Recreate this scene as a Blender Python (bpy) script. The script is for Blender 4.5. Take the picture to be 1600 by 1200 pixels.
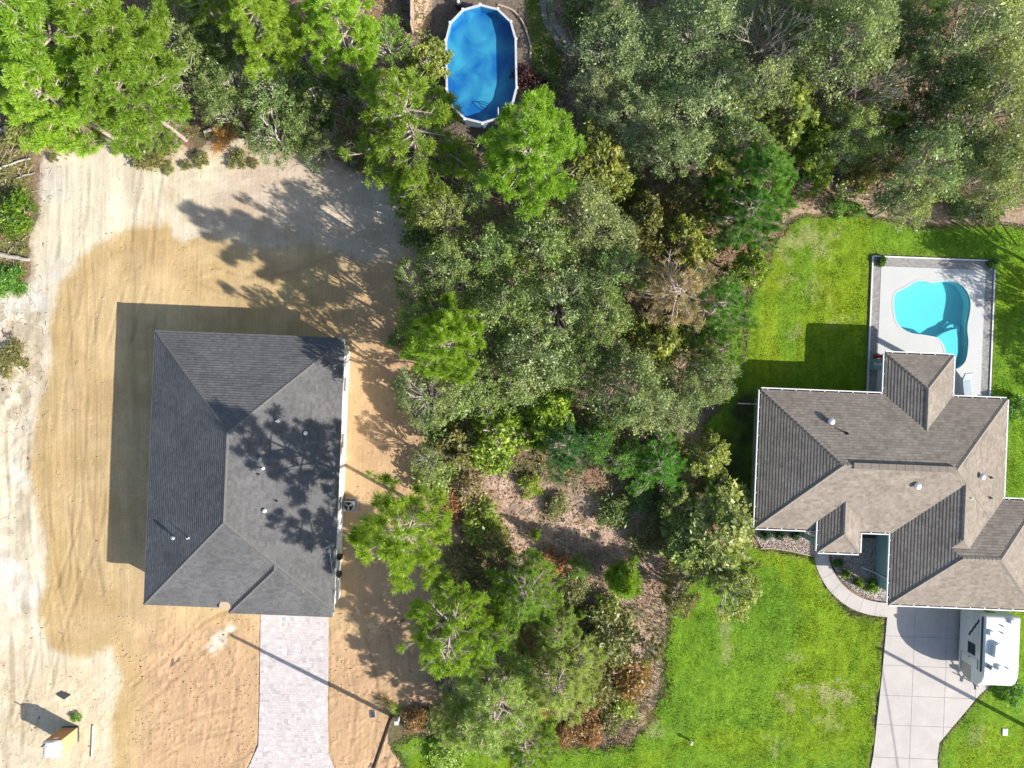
import bpy, bmesh, math, random
import numpy as np
from mathutils import Vector, Matrix
from mathutils.geometry import tessellate_polygon

for o in list(bpy.data.objects):
    bpy.data.objects.remove(o)
scene = bpy.context.scene
COL = scene.collection

# ------------------------------------------------------------------ camera, sky, sun, exposure
CAM_H = 52.0
FPX = 1110.0                       # focal length in photo pixels (1600 wide)
cam_d = bpy.data.cameras.new('camera')
cam_d.sensor_fit = 'HORIZONTAL'
cam_d.sensor_width = 36.0
cam_d.lens = 36.0 * FPX / 1600.0
cam_d.clip_end = 3000
cam = bpy.data.objects.new('camera', cam_d)
cam.location = (0, 0, CAM_H)
COL.objects.link(cam)
scene.camera = cam

SUN_EL = math.radians(32)
SHD = Vector((-0.884, 0.469, 0)).normalized()          # where shadows fall on the ground
world = bpy.data.worlds.new('World')
scene.world = world
world.use_nodes = True
wn = world.node_tree
bg = wn.nodes['Background']
sky = wn.nodes.new('ShaderNodeTexSky')
sky.sky_type = 'NISHITA'
sky.sun_disc = False
sky.sun_elevation = SUN_EL
sky.sun_rotation = math.atan2(-SHD.x, -SHD.y)
wn.links.new(sky.outputs[0], bg.inputs[0])
bg.inputs[1].default_value = 0.12
sun_d = bpy.data.lights.new('sun', 'SUN')
sun_d.energy = 5.0
sun_d.angle = math.radians(0.5)
sun_d.color = (1.0, 0.95, 0.86)
sun = bpy.data.objects.new('sun', sun_d)
sun.location = (40, -25, 60)
ld = Vector((SHD.x * math.cos(SUN_EL), SHD.y * math.cos(SUN_EL), -math.sin(SUN_EL)))
sun.rotation_euler = ld.to_track_quat('-Z', 'Y').to_euler()
COL.objects.link(sun)
scene.view_settings.view_transform = 'Standard'
scene.view_settings.look = 'None'
scene.view_settings.exposure = 0.75
scene.view_settings.gamma = 1
scene.view_settings.use_curve_mapping = False
scene.cycles.max_bounces = 6
scene.cycles.diffuse_bounces = 3
scene.cycles.transmission_bounces = 3
scene.cycles.glossy_bounces = 2

# ------------------------------------------------------------------ helpers
TH = math.radians(-2.3)            # houses, decks and drives are all turned by this
CT, ST = math.cos(TH), math.sin(TH)
def G(px, py, h=0.0):              # photo pixel -> world, for a point at height h
    k = (CAM_H - h) / FPX
    return ((px - 800) * k, (600 - py) * k)
def U(x, y):                       # world -> house frame
    return (x * CT + y * ST, -x * ST + y * CT)
def Wd(u, v):                      # house frame -> world
    return (u * CT - v * ST, u * ST + v * CT)
def GU(px, py, h=0.0):
    return U(*G(px, py, h))

NT = np.random.RandomState(7).rand(16, 256, 256)
def vnoise(x, y, seed=0, scale=1.0):
    x = np.asarray(x, float) / scale + 57.3 * seed
    y = np.asarray(y, float) / scale + 31.7 * seed
    xi = np.floor(x).astype(int); yi = np.floor(y).astype(int)
    fx = x - xi; fy = y - yi
    fx = fx * fx * (3 - 2 * fx); fy = fy * fy * (3 - 2 * fy)
    t = NT[seed % 16]
    a = t[xi % 256, yi % 256]; b = t[(xi + 1) % 256, yi % 256]
    c = t[xi % 256, (yi + 1) % 256]; d = t[(xi + 1) % 256, (yi + 1) % 256]
    return (a * (1 - fx) + b * fx) * (1 - fy) + (c * (1 - fx) + d * fx) * fy
def fbm(x, y, seed=0, scale=1.0, octs=4):
    s = 0; a = 0.5; tot = 0
    for i in range(octs):
        s = s + a * vnoise(x, y, seed + i, scale / 2 ** i); tot += a; a *= 0.55
    return s / tot
def smooth(a, b, x):
    t = np.clip((x - a) / (b - a), 0, 1)
    return t * t * (3 - 2 * t)
def pip(px, py, poly):
    inside = np.zeros(np.shape(px), bool)
    n = len(poly)
    for i in range(n):
        x1, y1 = poly[i]; x2, y2 = poly[(i + 1) % n]
        if y1 == y2:
            continue
        c = ((y1 > py) != (y2 > py)) & (px < (x2 - x1) * (py - y1) / (y2 - y1) + x1)
        inside ^= c
    return inside
def pdist(px, py, poly):
    d = np.full(np.shape(px), 1e9)
    n = len(poly)
    for i in range(n):
        x1, y1 = poly[i]; x2, y2 = poly[(i + 1) % n]
        dx, dy = x2 - x1, y2 - y1
        L = dx * dx + dy * dy
        if L < 1e-9: continue
        t = np.clip(((px - x1) * dx + (py - y1) * dy) / L, 0, 1)
        d = np.minimum(d, np.hypot(px - x1 - t * dx, py - y1 - t * dy))
    return d
def sdist(px, py, poly):           # positive inside, in pixels
    return np.where(pip(px, py, poly), 1, -1) * pdist(px, py, poly)

def np_mesh(name, V, F, cols=None, tint=None, uv=None, smooth_shade=False):
    me = bpy.data.meshes.new(name)
    V = np.asarray(V, np.float32); F = np.asarray(F, np.int32)
    n, k = F.shape
    me.vertices.add(len(V)); me.vertices.foreach_set('co', V.ravel())
    me.loops.add(n * k); me.loops.foreach_set('vertex_index', F.ravel())
    me.polygons.add(n)
    me.polygons.foreach_set('loop_start', np.arange(0, n * k, k, dtype=np.int32))
    me.polygons.foreach_set('loop_total', np.full(n, k, np.int32))
    if smooth_shade:
        me.polygons.foreach_set('use_smooth', np.ones(n, bool))
    if cols is not None:
        a = me.attributes.new('Col', 'FLOAT_COLOR', 'POINT')
        c = np.ones((len(V), 4), np.float32); c[:, :3] = cols
        a.data.foreach_set('color', c.ravel())
    if tint is not None:
        a = me.attributes.new('tint', 'FLOAT', 'POINT')
        a.data.foreach_set('value', np.asarray(tint, np.float32))
    if uv is not None:
        l = me.uv_layers.new(name='UVMap')
        l.data.foreach_set('uv', np.asarray(uv, np.float32)[F.ravel()].ravel())
    me.update(); me.validate()
    return me

def tag(o, label=None, cat=None, group=None, kind=None):
    if label: o['label'] = label
    if cat: o['category'] = cat
    if group: o['group'] = group
    if kind: o['kind'] = kind
    return o
def link(name, me, m=None, parent=None):
    o = bpy.data.objects.new(name, me)
    if m is not None and me is not None and len(me.materials) == 0:
        me.materials.append(m)
    COL.objects.link(o)
    if parent is not None:
        o.parent = parent
    return o
def empty(name, loc=(0, 0, 0), rz=0.0, label=None, cat=None, group=None):
    o = bpy.data.objects.new(name, None)
    o.empty_display_size = 0.3
    o.location = loc; o.rotation_euler = (0, 0, rz)
    COL.objects.link(o)
    return tag(o, label, cat, group)

class MB:
    """collects simple shapes, links them as one mesh"""
    def __init__(s): s.v = []; s.f = []; s.c = []; s.col = None; s.uv = []; 
    def add(s, vs, fs):
        b = len(s.v)
        s.v += [tuple(p) for p in vs]
        s.f += [tuple(i + b for i in f) for f in fs]
        if s.col is not None: s.c += [s.col] * len(vs)
        return s
    def box(s, x0, x1, y0, y1, z0, z1, M=None):
        vs = [(x0,y0,z0),(x1,y0,z0),(x1,y1,z0),(x0,y1,z0),(x0,y0,z1),(x1,y0,z1),(x1,y1,z1),(x0,y1,z1)]
        if M is not None: vs = [tuple(M @ Vector(p)) for p in vs]
        return s.add(vs, [(0,3,2,1),(4,5,6,7),(0,1,5,4),(1,2,6,5),(2,3,7,6),(3,0,4,7)])
    def bbox(s, x0, x1, y0, y1, z0, z1, b=0.02, M=None):
        """box with bevelled top and vertical edges"""
        def ring(i, z): return [(x0+i,y0+b+0*i,z),(x0+b,y0+i,z),(x1-b,y0+i,z),(x1-i,y0+b,z),(x1-i,y1-b,z),(x1-b,y1-i,z),(x0+b,y1-i,z),(x0+i,y1-b,z)]
        vs = ring(0, z0) + ring(0, z1 - b)
        c = b
        vs += [(x0+c,y0+b*1.4,z1),(x0+b*1.4,y0+c,z1),(x1-b*1.4,y0+c,z1),(x1-c,y0+b*1.4,z1),(x1-c,y1-b*1.4,z1),(x1-b*1.4,y1-c,z1),(x0+b*1.4,y1-c,z1),(x0+c,y1-b*1.4,z1)]
        if M is not None: vs = [tuple(M @ Vector(p)) for p in vs]
        fs = []
        for r in (0, 8):
            for i in range(8):
                fs.append((r+i, r+(i+1)%8, r+8+(i+1)%8, r+8+i))
        fs.append(tuple(range(16, 24))); fs.append(tuple(reversed(range(0, 8))))
        return s.add(vs, fs)
    def prism(s, poly, z0, z1, M=None):
        n = len(poly)
        ar = sum(poly[i][0]*poly[(i+1)%n][1]-poly[(i+1)%n][0]*poly[i][1] for i in range(n))
        if ar < 0: poly = list(reversed(poly))
        vs = [(x,y,z0) for x,y in poly] + [(x,y,z1) for x,y in poly]
        if M is not None: vs = [tuple(M @ Vector(p)) for p in vs]
        fs = [(i,(i+1)%n,n+(i+1)%n,n+i) for i in range(n)]
        fs += [tuple(range(n,2*n)), tuple(reversed(range(n)))]
        return s.add(vs, fs)
    def tube(s, pts, rad, n=6, caps=True):
        pts = [Vector(p) for p in pts]
        if not hasattr(rad, '__len__'): rad = [rad] * len(pts)
        vs = []; fs = []
        ref = Vector((0.31, 0.17, 0.93))
        for i, p in enumerate(pts):
            d = (pts[min(i+1, len(pts)-1)] - pts[max(i-1, 0)])
            if d.length < 1e-9: d = Vector((0,0,1))
            d.normalize()
            a = d.cross(ref)
            if a.length < 1e-3: a = d.cross(Vector((1,0,0)))
            a.normalize(); b = d.cross(a)
            for k in range(n):
                t = 2*math.pi*k/n
                vs.append(p + (a*math.cos(t) + b*math.sin(t)) * rad[i])
        for i in range(len(pts)-1):
            for k in range(n):
                fs.append((i*n+k, (i+1)*n+k, (i+1)*n+(k+1)%n, i*n+(k+1)%n))
        if caps:
            fs.append(tuple(range(n))); fs.append(tuple(reversed(range((len(pts)-1)*n, len(pts)*n))))
        return s.add(vs, fs)
    def cyl(s, x, y, z0, z1, r, n=16, r2=None):
        return s.tube([(x,y,z0),(x,y,z1)], [r, r if r2 is None else r2], n)
    def lathe(s, x, y, prof, n=16):
        vs = []; fs = []
        for r, z in prof:
            for k in range(n):
                t = 2*math.pi*k/n
                vs.append((x+r*math.cos(t), y+r*math.sin(t), z))
        for i in range(len(prof)-1):
            for k in range(n):
                fs.append((i*n+k, i*n+(k+1)%n, (i+1)*n+(k+1)%n, (i+1)*n+k))
        fs.append(tuple(range((len(prof)-1)*n, len(prof)*n)))
        fs.append(tuple(reversed(range(n))))
        return s.add(vs, fs)
    def mesh(s, name, shade=False):
        me = bpy.data.meshes.new(name)
        me.from_pydata(s.v, [], s.f)
        if s.c:
            a = me.attributes.new('Col', 'FLOAT_COLOR', 'POINT')
            c = np.ones((len(s.v), 4), np.float32); c[:, :3] = np.array(s.c)
            a.data.foreach_set('color', c.ravel())
        if s.uv:
            l = me.uv_layers.new(name='UVMap')
            idx = np.zeros(len(me.loops), np.int32); me.loops.foreach_get('vertex_index', idx)
            l.data.foreach_set('uv', np.asarray(s.uv, np.float32)[idx].ravel())
        if shade:
            me.polygons.foreach_set('use_smooth', np.ones(len(me.polygons), bool))
        me.update()
        return me
    def build(s, name, m, parent=None, shade=False):
        return link(name, s.mesh(name, shade), m, parent)

# ------------------------------------------------------------------ materials
def new_mat(name):
    m = bpy.data.materials.new(name); m.use_nodes = True
    nt = m.node_tree
    return m, nt, nt.nodes['Principled BSDF'], nt.nodes['Material Output']
def nd(nt, t, **kw):
    n = nt.nodes.new(t)
    for k, v in kw.items(): setattr(n, k, v)
    return n
def mix_rgb(nt, blend, fac, a, b):
    n = nd(nt, 'ShaderNodeMix', data_type='RGBA', blend_type=blend)
    for sock, val in ((n.inputs[0], fac), (n.inputs[6], a), (n.inputs[7], b)):
        if hasattr(val, 'is_linked') or hasattr(val, 'links'): nt.links.new(val, sock)
        else:
            sock.default_value = val if not isinstance(val, tuple) else (*val[:3], 1)
    return n.outputs[2]
def noise_var(nt, scale, lo, hi, coords='Object', detail=4):
    tc = nd(nt, 'ShaderNodeTexCoord')
    n = nd(nt, 'ShaderNodeTexNoise'); n.inputs['Scale'].default_value = scale; n.inputs['Detail'].default_value = detail
    n.inputs['Roughness'].default_value = 0.65
    nt.links.new(tc.outputs[coords], n.inputs['Vector'])
    mr = nd(nt, 'ShaderNodeMapRange'); mr.inputs[1].default_value = 0.28; mr.inputs[2].default_value = 0.72
    mr.inputs[3].default_value = lo; mr.inputs[4].default_value = hi
    nt.links.new(n.outputs[0], mr.inputs[0])
    return mr.outputs[0], n.outputs[0]
def scale_col(nt, col, fac):
    n = nd(nt, 'ShaderNodeVectorMath', operation='SCALE')
    if isinstance(col, tuple): n.inputs[0].default_value = col[:3]
    else: nt.links.new(col, n.inputs[0])
    nt.links.new(fac, n.inputs['Scale'])
    return n.outputs[0]
def add_bump(nt, bsdf, height, strength, dist):
    b = nd(nt, 'ShaderNodeBump'); b.inputs['Strength'].default_value = strength; b.inputs['Distance'].default_value = dist
    nt.links.new(height, b.inputs['Height']); nt.links.new(b.outputs[0], bsdf.inputs['Normal'])
def paint(name, col, rough=0.6, var=0.12, scale=1.5, bump=0.0, bscale=40, metal=0.0, spec=0.4):
    m, nt, p, out = new_mat(name)
    f, _ = noise_var(nt, scale, 1 - var, 1 + var)
    nt.links.new(scale_col(nt, col, f), p.inputs['Base Color'])
    p.inputs['Roughness'].default_value = rough; p.inputs['Metallic'].default_value = metal
    p.inputs['Specular IOR Level'].default_value = spec
    if bump:
        _, h = noise_var(nt, bscale, 0, 1)
        add_bump(nt, p, h, 0.6, bump)
    return m
def attr_mat(name, rough=0.9, var=0.15, scale=6.0, var2=0.1, scale2=0.6, bump=0.02, bscale=9.0, spec=0.15):
    m, nt, p, out = new_mat(name)
    a = nd(nt, 'ShaderNodeAttribute', attribute_name='Col')
    f, h = noise_var(nt, scale, 1 - var, 1 + var, detail=6)
    f2, _ = noise_var(nt, scale2, 1 - var2, 1 + var2)
    nt.links.new(scale_col(nt, scale_col(nt, a.outputs['Color'], f), f2), p.inputs['Base Color'])
    p.inputs['Roughness'].default_value = rough; p.inputs['Specular IOR Level'].default_value = spec
    if bump:
        _, h2 = noise_var(nt, bscale, 0, 1, detail=7)
        add_bump(nt, p, h2, 0.8, bump)
    return m
def leaf_mat(name):
    m, nt, p, out = new_mat(name)
    nt.nodes.remove(p)
    oi = nd(nt, 'ShaderNodeObjectInfo')
    a = nd(nt, 'ShaderNodeAttribute', attribute_name='tint')
    mr = nd(nt, 'ShaderNodeMapRange'); mr.inputs[3].default_value = 0.55; mr.inputs[4].default_value = 1.45
    nt.links.new(a.outputs['Fac'], mr.inputs[0])
    c = scale_col(nt, oi.outputs['Color'], mr.outputs[0])
    cr = nd(nt, 'ShaderNodeMix', data_type='RGBA'); nt.links.new(a.outputs['Fac'], cr.inputs[0])
    cr.inputs[6].default_value = (.88, 1.0, 1.0, 1); cr.inputs[7].default_value = (1.08, 1.02, .86, 1)
    c = mix_rgb(nt, 'MULTIPLY', 1.0, c, cr.outputs[2])
    # older leaves turn yellow-brown
    mr2 = nd(nt, 'ShaderNodeMapRange'); mr2.inputs[1].default_value = 0.94; mr2.inputs[2].default_value = 1.0
    mr2.inputs[3].default_value = 0.0; mr2.inputs[4].default_value = 0.65
    nt.links.new(a.outputs['Fac'], mr2.inputs[0])
    warm = mix_rgb(nt, 'MULTIPLY', 1.0, c, (1.35, 0.85, 0.55))
    c2 = mix_rgb(nt, 'MIX', mr2.outputs[0], c, warm)
    d = nd(nt, 'ShaderNodeBsdfDiffuse'); t = nd(nt, 'ShaderNodeBsdfTranslucent'); g = nd(nt, 'ShaderNodeBsdfGlossy')
    g.inputs['Roughness'].default_value = 0.45; g.inputs['Color'].default_value = (0.9, 0.95, 1, 1)
    nt.links.new(c2, d.inputs[0])
    tc = mix_rgb(nt, 'MULTIPLY', 1.0, c2, (1.15, 1.15, 0.55))
    nt.links.new(tc, t.inputs[0])
    m1 = nd(nt, 'ShaderNodeMixShader'); m1.inputs[0].default_value = 0.42
    nt.links.new(d.outputs[0], m1.inputs[1]); nt.links.new(t.outputs[0], m1.inputs[2])
    m2 = nd(nt, 'ShaderNodeMixShader'); m2.inputs[0].default_value = 0.035
    nt.links.new(m1.outputs[0], m2.inputs[1]); nt.links.new(g.outputs[0], m2.inputs[2])
    nt.links.new(m2.outputs[0], out.inputs[0])
    return m
def bark_mat(name, col):
    return paint(name, col, 0.9, 0.35, 5.0, bump=0.02, bscale=18, spec=0.1)
def shingle_mat(name, c1, c2, c3):
    m, nt, p, out = new_mat(name)
    tc = nd(nt, 'ShaderNodeTexCoord')
    br = nd(nt, 'ShaderNodeTexBrick'); br.offset = 0.37; br.squash = 1.0
    br.inputs['Scale'].default_value = 1.0; br.inputs['Brick Width'].default_value = 0.34; br.inputs['Row Height'].default_value = 0.2
    br.inputs['Mortar Size'].default_value = 0.0; br.inputs['Bias'].default_value = 0.0
    br.inputs['Color1'].default_value = (*c1, 1); br.inputs['Color2'].default_value = (*c2, 1); br.inputs['Mortar'].default_value = (*c1, 1)
    nt.links.new(tc.outputs['UV'], br.inputs['Vector'])
    br2 = nd(nt, 'ShaderNodeTexBrick'); br2.offset = 0.61
    br2.inputs['Scale'].default_value = 1.0; br2.inputs['Brick Width'].default_value = 0.23; br2.inputs['Row Height'].default_value = 0.2
    br2.inputs['Mortar Size'].default_value = 0.0; br2.inputs['Bias'].default_value = -0.35
    br2.inputs['Color1'].default_value = (0, 0, 0, 1); br2.inputs['Color2'].default_value = (1, 1, 1, 1)
    nt.links.new(tc.outputs['UV'], br2.inputs['Vector'])
    sep = nd(nt, 'ShaderNodeSeparateColor'); nt.links.new(br2.outputs[0], sep.inputs[0])
    mu = nd(nt, 'ShaderNodeMath', operation='MULTIPLY'); mu.inputs[1].default_value = 0.6
    nt.links.new(sep.outputs[0], mu.inputs[0])
    c = mix_rgb(nt, 'MIX', mu.outputs[0], br.outputs[0], c3)
    f, h = noise_var(nt, 0.45, 0.82, 1.16, detail=6)
    f2, h2 = noise_var(nt, 14.0, 0.82, 1.18)
    nt.links.new(scale_col(nt, scale_col(nt, c, f), f2), p.inputs['Base Color'])
    p.inputs['Roughness'].default_value = 0.92; p.inputs['Specular IOR Level'].default_value = 0.12
    add_bump(nt, p, h2, 0.5, 0.012)
    return m
def water_mat(name, tint, gl=0.5):
    m, nt, p, out = new_mat(name)
    nt.nodes.remove(p)
    tr = nd(nt, 'ShaderNodeBsdfTransparent'); tr.inputs[0].default_value = (*tint, 1)
    g = nd(nt, 'ShaderNodeBsdfGlossy'); g.inputs['Roughness'].default_value = 0.06
    tc = nd(nt, 'ShaderNodeTexCoord'); n = nd(nt, 'ShaderNodeTexNoise'); n.inputs['Scale'].default_value = 3.0; n.inputs['Detail'].default_value = 3
    nt.links.new(tc.outputs['Object'], n.inputs['Vector'])
    b = nd(nt, 'ShaderNodeBump'); b.inputs['Strength'].default_value = 0.4; b.inputs['Distance'].default_value = 0.05
    nt.links.new(n.outputs[0], b.inputs['Height']); nt.links.new(b.outputs[0], g.inputs['Normal'])
    mx = nd(nt, 'ShaderNodeMixShader')
    mx.inputs[0].default_value = 0.045; nt.links.new(tr.outputs[0], mx.inputs[1]); nt.links.new(g.outputs[0], mx.inputs[2])
    nt.links.new(mx.outputs[0], out.inputs[0])
    return m
def blotch_mat(name, c1, c2, scale, lo, hi, rough=0.5, distort=1.5):
    m, nt, p, out = new_mat(name)
    tc = nd(nt, 'ShaderNodeTexCoord'); n = nd(nt, 'ShaderNodeTexNoise'); n.inputs['Scale'].default_value = scale
    n.inputs['Detail'].default_value = 5; n.inputs['Distortion'].default_value = distort
    nt.links.new(tc.outputs['Object'], n.inputs['Vector'])
    mr = nd(nt, 'ShaderNodeMapRange'); mr.inputs[1].default_value = lo; mr.inputs[2].default_value = hi
    nt.links.new(n.outputs[0], mr.inputs[0])
    nt.links.new(mix_rgb(nt, 'MIX', mr.outputs[0], c1, c2), p.inputs['Base Color'])
    p.inputs['Roughness'].default_value = rough
    return m

M = {}
def sand_mat():
    m, nt, p, out = new_mat('sand')
    a = nd(nt, 'ShaderNodeAttribute', attribute_name='Col')
    f, _ = noise_var(nt, 9.0, 0.86, 1.14, detail=8)
    tc = nd(nt, 'ShaderNodeTexCoord'); mp = nd(nt, 'ShaderNodeMapping'); mp.inputs['Scale'].default_value = (7.0, 0.35, 1); mp.inputs['Rotation'].default_value = (0, 0, 0.05)
    nt.links.new(tc.outputs['Object'], mp.inputs[0])
    n = nd(nt, 'ShaderNodeTexNoise'); n.inputs['Scale'].default_value = 1.0; n.inputs['Detail'].default_value = 6; n.inputs['Distortion'].default_value = 0.3
    nt.links.new(mp.outputs[0], n.inputs['Vector'])
    mr = nd(nt, 'ShaderNodeMapRange'); mr.inputs[1].default_value = .3; mr.inputs[2].default_value = .7; mr.inputs[3].default_value = .93; mr.inputs[4].default_value = 1.07
    nt.links.new(n.outputs[0], mr.inputs[0])
    nt.links.new(scale_col(nt, scale_col(nt, a.outputs['Color'], f), mr.outputs[0]), p.inputs['Base Color'])
    p.inputs['Roughness'].default_value = .95; p.inputs['Specular IOR Level'].default_value = .1
    _, h = noise_var(nt, 8.0, 0, 1, detail=8)
    ad = nd(nt, 'ShaderNodeMath', operation='MULTIPLY_ADD'); ad.inputs[1].default_value = .6
    nt.links.new(n.outputs[0], ad.inputs[0]); nt.links.new(h, ad.inputs[2])
    add_bump(nt, p, ad.outputs[0], .8, .03)
    return m
M['sand'] = sand_mat()
M['ground'] = attr_mat('forest_floor', 0.95, 0.38, 5.0, 0.2, 0.8, 0.08, 6.0, 0.1)
M['lawn'] = attr_mat('turf', 0.95, 0.3, 7.0, 0.1, 1.2, 0.06, 9.0, 0.1)
M['leaf'] = leaf_mat('leaf')
M['blade'] = attr_mat('grass_blade', 0.7, 0.0, 1.0, 0.0, 1.0, 0, 1, 0.25)
M['bark'] = bark_mat('pine_bark', (0.40, 0.32, 0.28))
M['twig'] = bark_mat('grey_branch', (0.46, 0.42, 0.37))
M['dead'] = bark_mat('bleached_wood', (0.42, 0.37, 0.32))
M['roof_dark'] = shingle_mat('charcoal_shingle', (0.108, 0.106, 0.108), (0.138, 0.135, 0.136), (0.185, 0.18, 0.177))
M['roof_tan'] = shingle_mat('weathered_shingle', (0.20, 0.168, 0.138), (0.265, 0.226, 0.187), (0.34, 0.298, 0.248))
M['cap_dark'] = paint('charcoal_cap', (0.125, 0.119, 0.116), 0.9, 0.2, 6)
M['cap_tan'] = paint('weathered_cap', (0.22, 0.19, 0.16), 0.9, 0.25, 6)
M['white'] = paint('white_paint', (0.70, 0.70, 0.69), 0.45, 0.05, 2)
M['stucco_white'] = paint('white_stucco', (0.72, 0.71, 0.69), 0.85, 0.06, 2, 0.01, 60)
M['stucco_teal'] = paint('pale_teal_stucco', (0.26, 0.38, 0.40), 0.85, 0.06, 2, 0.01, 60)
M['gutter_shade'] = paint('gutter_shade_tone', (0.10, 0.09, 0.08), 0.8, 0.3, 4)  # dark tone for the shade inside the white gutters
M['concrete'] = paint('broom_concrete', (0.455, 0.415, 0.385), 0.85, 0.10, 0.7, 0.004, 80)
M['joint'] = paint('joint_fill', (0.38, 0.34, 0.31), 0.95, 0.2, 5)
M['deck'] = paint('pool_deck_coating', (0.49, 0.49, 0.48), 0.85, 0.04, 0.8, 0.004, 90)
M['paver'] = attr_mat('paver', 0.9, 0.12, 14, 0.05, 0.7, 0.006, 60, 0.15)
M['plaster'] = paint('pool_plaster', (0.74, 0.86, 0.86), 0.7, 0.03, 1.0)
M['water'] = water_mat('pool_water', (0.36, 0.80, 0.86))
M['water2'] = water_mat('blue_pool_water', (0.56, 0.82, 0.93))
M['liner'] = blotch_mat('vinyl_liner', (0.02, 0.165, 0.40), (0.14, 0.46, 0.52), 0.5, 0.38, 0.66, distort=0.5)
M['rail'] = paint('pool_rail', (0.50, 0.50, 0.52), 0.5, 0.08, 2)
M['poolwall'] = paint('pool_steel_wall', (0.16, 0.22, 0.32), 0.5, 0.1, 2)
M['glass'] = paint('dark_glass', (0.02, 0.03, 0.035), 0.08, 0.05, 2, spec=0.6)
M['black'] = paint('black_plastic', (0.015, 0.015, 0.017), 0.5, 0.2, 3)
M['grey'] = paint('grey_metal', (0.28, 0.29, 0.29), 0.5, 0.1, 3, metal=0.3)
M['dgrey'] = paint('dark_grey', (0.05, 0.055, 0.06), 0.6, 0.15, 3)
M['steel'] = paint('galvanised', (0.5, 0.51, 0.52), 0.35, 0.08, 5, metal=0.7)
M['rv_white'] = paint('rv_gelcoat', (0.64, 0.64, 0.635), 0.3, 0.03, 1.2)
M['rv_tan'] = paint('rv_front_plate', (0.36, 0.33, 0.30), 0.4, 0.05, 2)
M['rv_grey'] = paint('rv_grey_band', (0.52, 0.53, 0.54), 0.4, 0.05, 2)
M['rubber'] = paint('rubber', (0.02, 0.02, 0.02), 0.85, 0.2, 6)
M['pole'] = paint('creosote_pole', (0.12, 0.08, 0.065), 0.9, 0.25, 3, 0.01, 20)
M['toilet'] = paint('orange_brown_plastic', (0.40, 0.20, 0.08), 0.5, 0.06, 2)
M['toilet_side'] = paint('tan_plastic', (0.56, 0.38, 0.20), 0.5, 0.06, 2)
M['red'] = paint('red_plastic', (0.45, 0.03, 0.02), 0.4, 0.1, 3)
M['orange'] = paint('orange_plastic', (0.70, 0.12, 0.05), 0.45, 0.1, 3)
M['blue'] = paint('blue_plastic', (0.05, 0.12, 0.35), 0.4, 0.1, 3)
M['cushion'] = paint('pale_blue_cushion', (0.35, 0.42, 0.48), 0.8, 0.08, 3)
M['wood'] = paint('weathered_board', (0.42, 0.33, 0.25), 0.85, 0.2, 3, 0.01, 25)
M['stone'] = attr_mat('stone', 0.9, 0.2, 10, 0.1, 1, 0.02, 20, 0.15)
M['yellow'] = paint('pale_yellow_cap', (0.72, 0.62, 0.28), 0.5, 0.08, 4)
M['tan_flash'] = paint('tan_flashing', (0.50, 0.36, 0.24), 0.8, 0.1, 5)
M['cable'] = paint('cable', (0.03, 0.03, 0.03), 0.6, 0.1, 3)

# ------------------------------------------------------------------ ground plan (photo pixels at ground level)
SAND = [(60,236),(100,232),(140,226),(175,205),(200,188),(222,186),(250,196),(272,216),(300,240),(316,226),(335,205),(372,212),(392,236),(450,232),(520,247),(600,285),(650,320),(668,400),(650,480),(655,560),(668,640),(668,720),(700,780),(728,850),(710,920),(668,1000),(680,1070),(690,1098),(640,1112),(612,1128),(606,1160),(625,1200),(630,1400),(-300,1400),(-300,468),(-30,462),(30,452),(46,430),(44,380),(56,330)]
WET = [(265,350),(215,354),(165,374),(130,400),(105,432),(90,462),(80,500),(80,560),(66,620),(50,680),(44,735),(58,800),(74,850),(72,900),(60,960),(74,1010),(120,1030),(175,1010),(190,1060),(175,1110),(170,1400),(700,1400),(760,900),(720,400),(640,392),(560,404),(480,372),(420,388),(330,366),(290,378),(266,372)]
LAWN_FRONT = [(1150,845),(1190,858),(1235,862),(1272,872),(1288,918),(1330,956),(1385,966),(1379,1040),(1364,1180),(1340,1400),(640,1400),(632,1200),(612,1165),(640,1148),(700,1152),(860,1166),(985,1168),(1012,1130),(1034,1088),(1038,1000),(1044,958),(1080,905),(1105,860)]
LAWN_RIGHT = [(1475,1400),(1464,1185),(1467,1160),(1530,1085),(1556,1062),(1562,948),(1800,952),(1800,1400)]
LAWN_BACK = [(1232,352),(1258,340),(1330,333),(1390,346),(1440,356),(1500,350),(1600,352),(1800,350),(1800,955),(1560,955),(1400,800),(1180,838),(1120,826),(1100,790),(1096,700),(1104,660),(1122,640),(1140,600),(1165,560),(1160,490),(1192,430),(1206,385)]
LAWN_POOL = [(812,-60),(838,-60),(850,30),(872,70),(882,110),(870,150),(838,140),(830,60)]
LAWN_POOL2 = [(872,-60),(905,-60),(930,30),(925,60),(900,62),(880,35)]
PAV = [(408,940),(514,945),(512,1120),(513,1176),(526,1208),(540,1300),(365,1300),(384,1208),(404,1165),(406,1100)]
DECK_U = (25.95, 34.9, 0.32, 10.4)

def region(poly, px, py, amp=7, seed=3):
    jx = (fbm(px, py, seed, 26, 3) - 0.5) * 2 * amp
    jy = (fbm(px, py, seed + 5, 26, 3) - 0.5) * 2 * amp
    return sdist(px + jx, py + jy, poly)
def gpx(x, y):
    return 800 + x * FPX / CAM_H, 600 - y * FPX / CAM_H
def deck_inside(x, y, m=0.0):
    u = x * CT + y * ST; v = -x * ST + y * CT
    return (u > DECK_U[0] + m) & (u < DECK_U[1] - m) & (v > DECK_U[2] + m) & (v < DECK_U[3] - m)

def lerp3(a, b, t):
    return a * (1 - t[..., None]) + np.asarray(b) * t[..., None]

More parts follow.
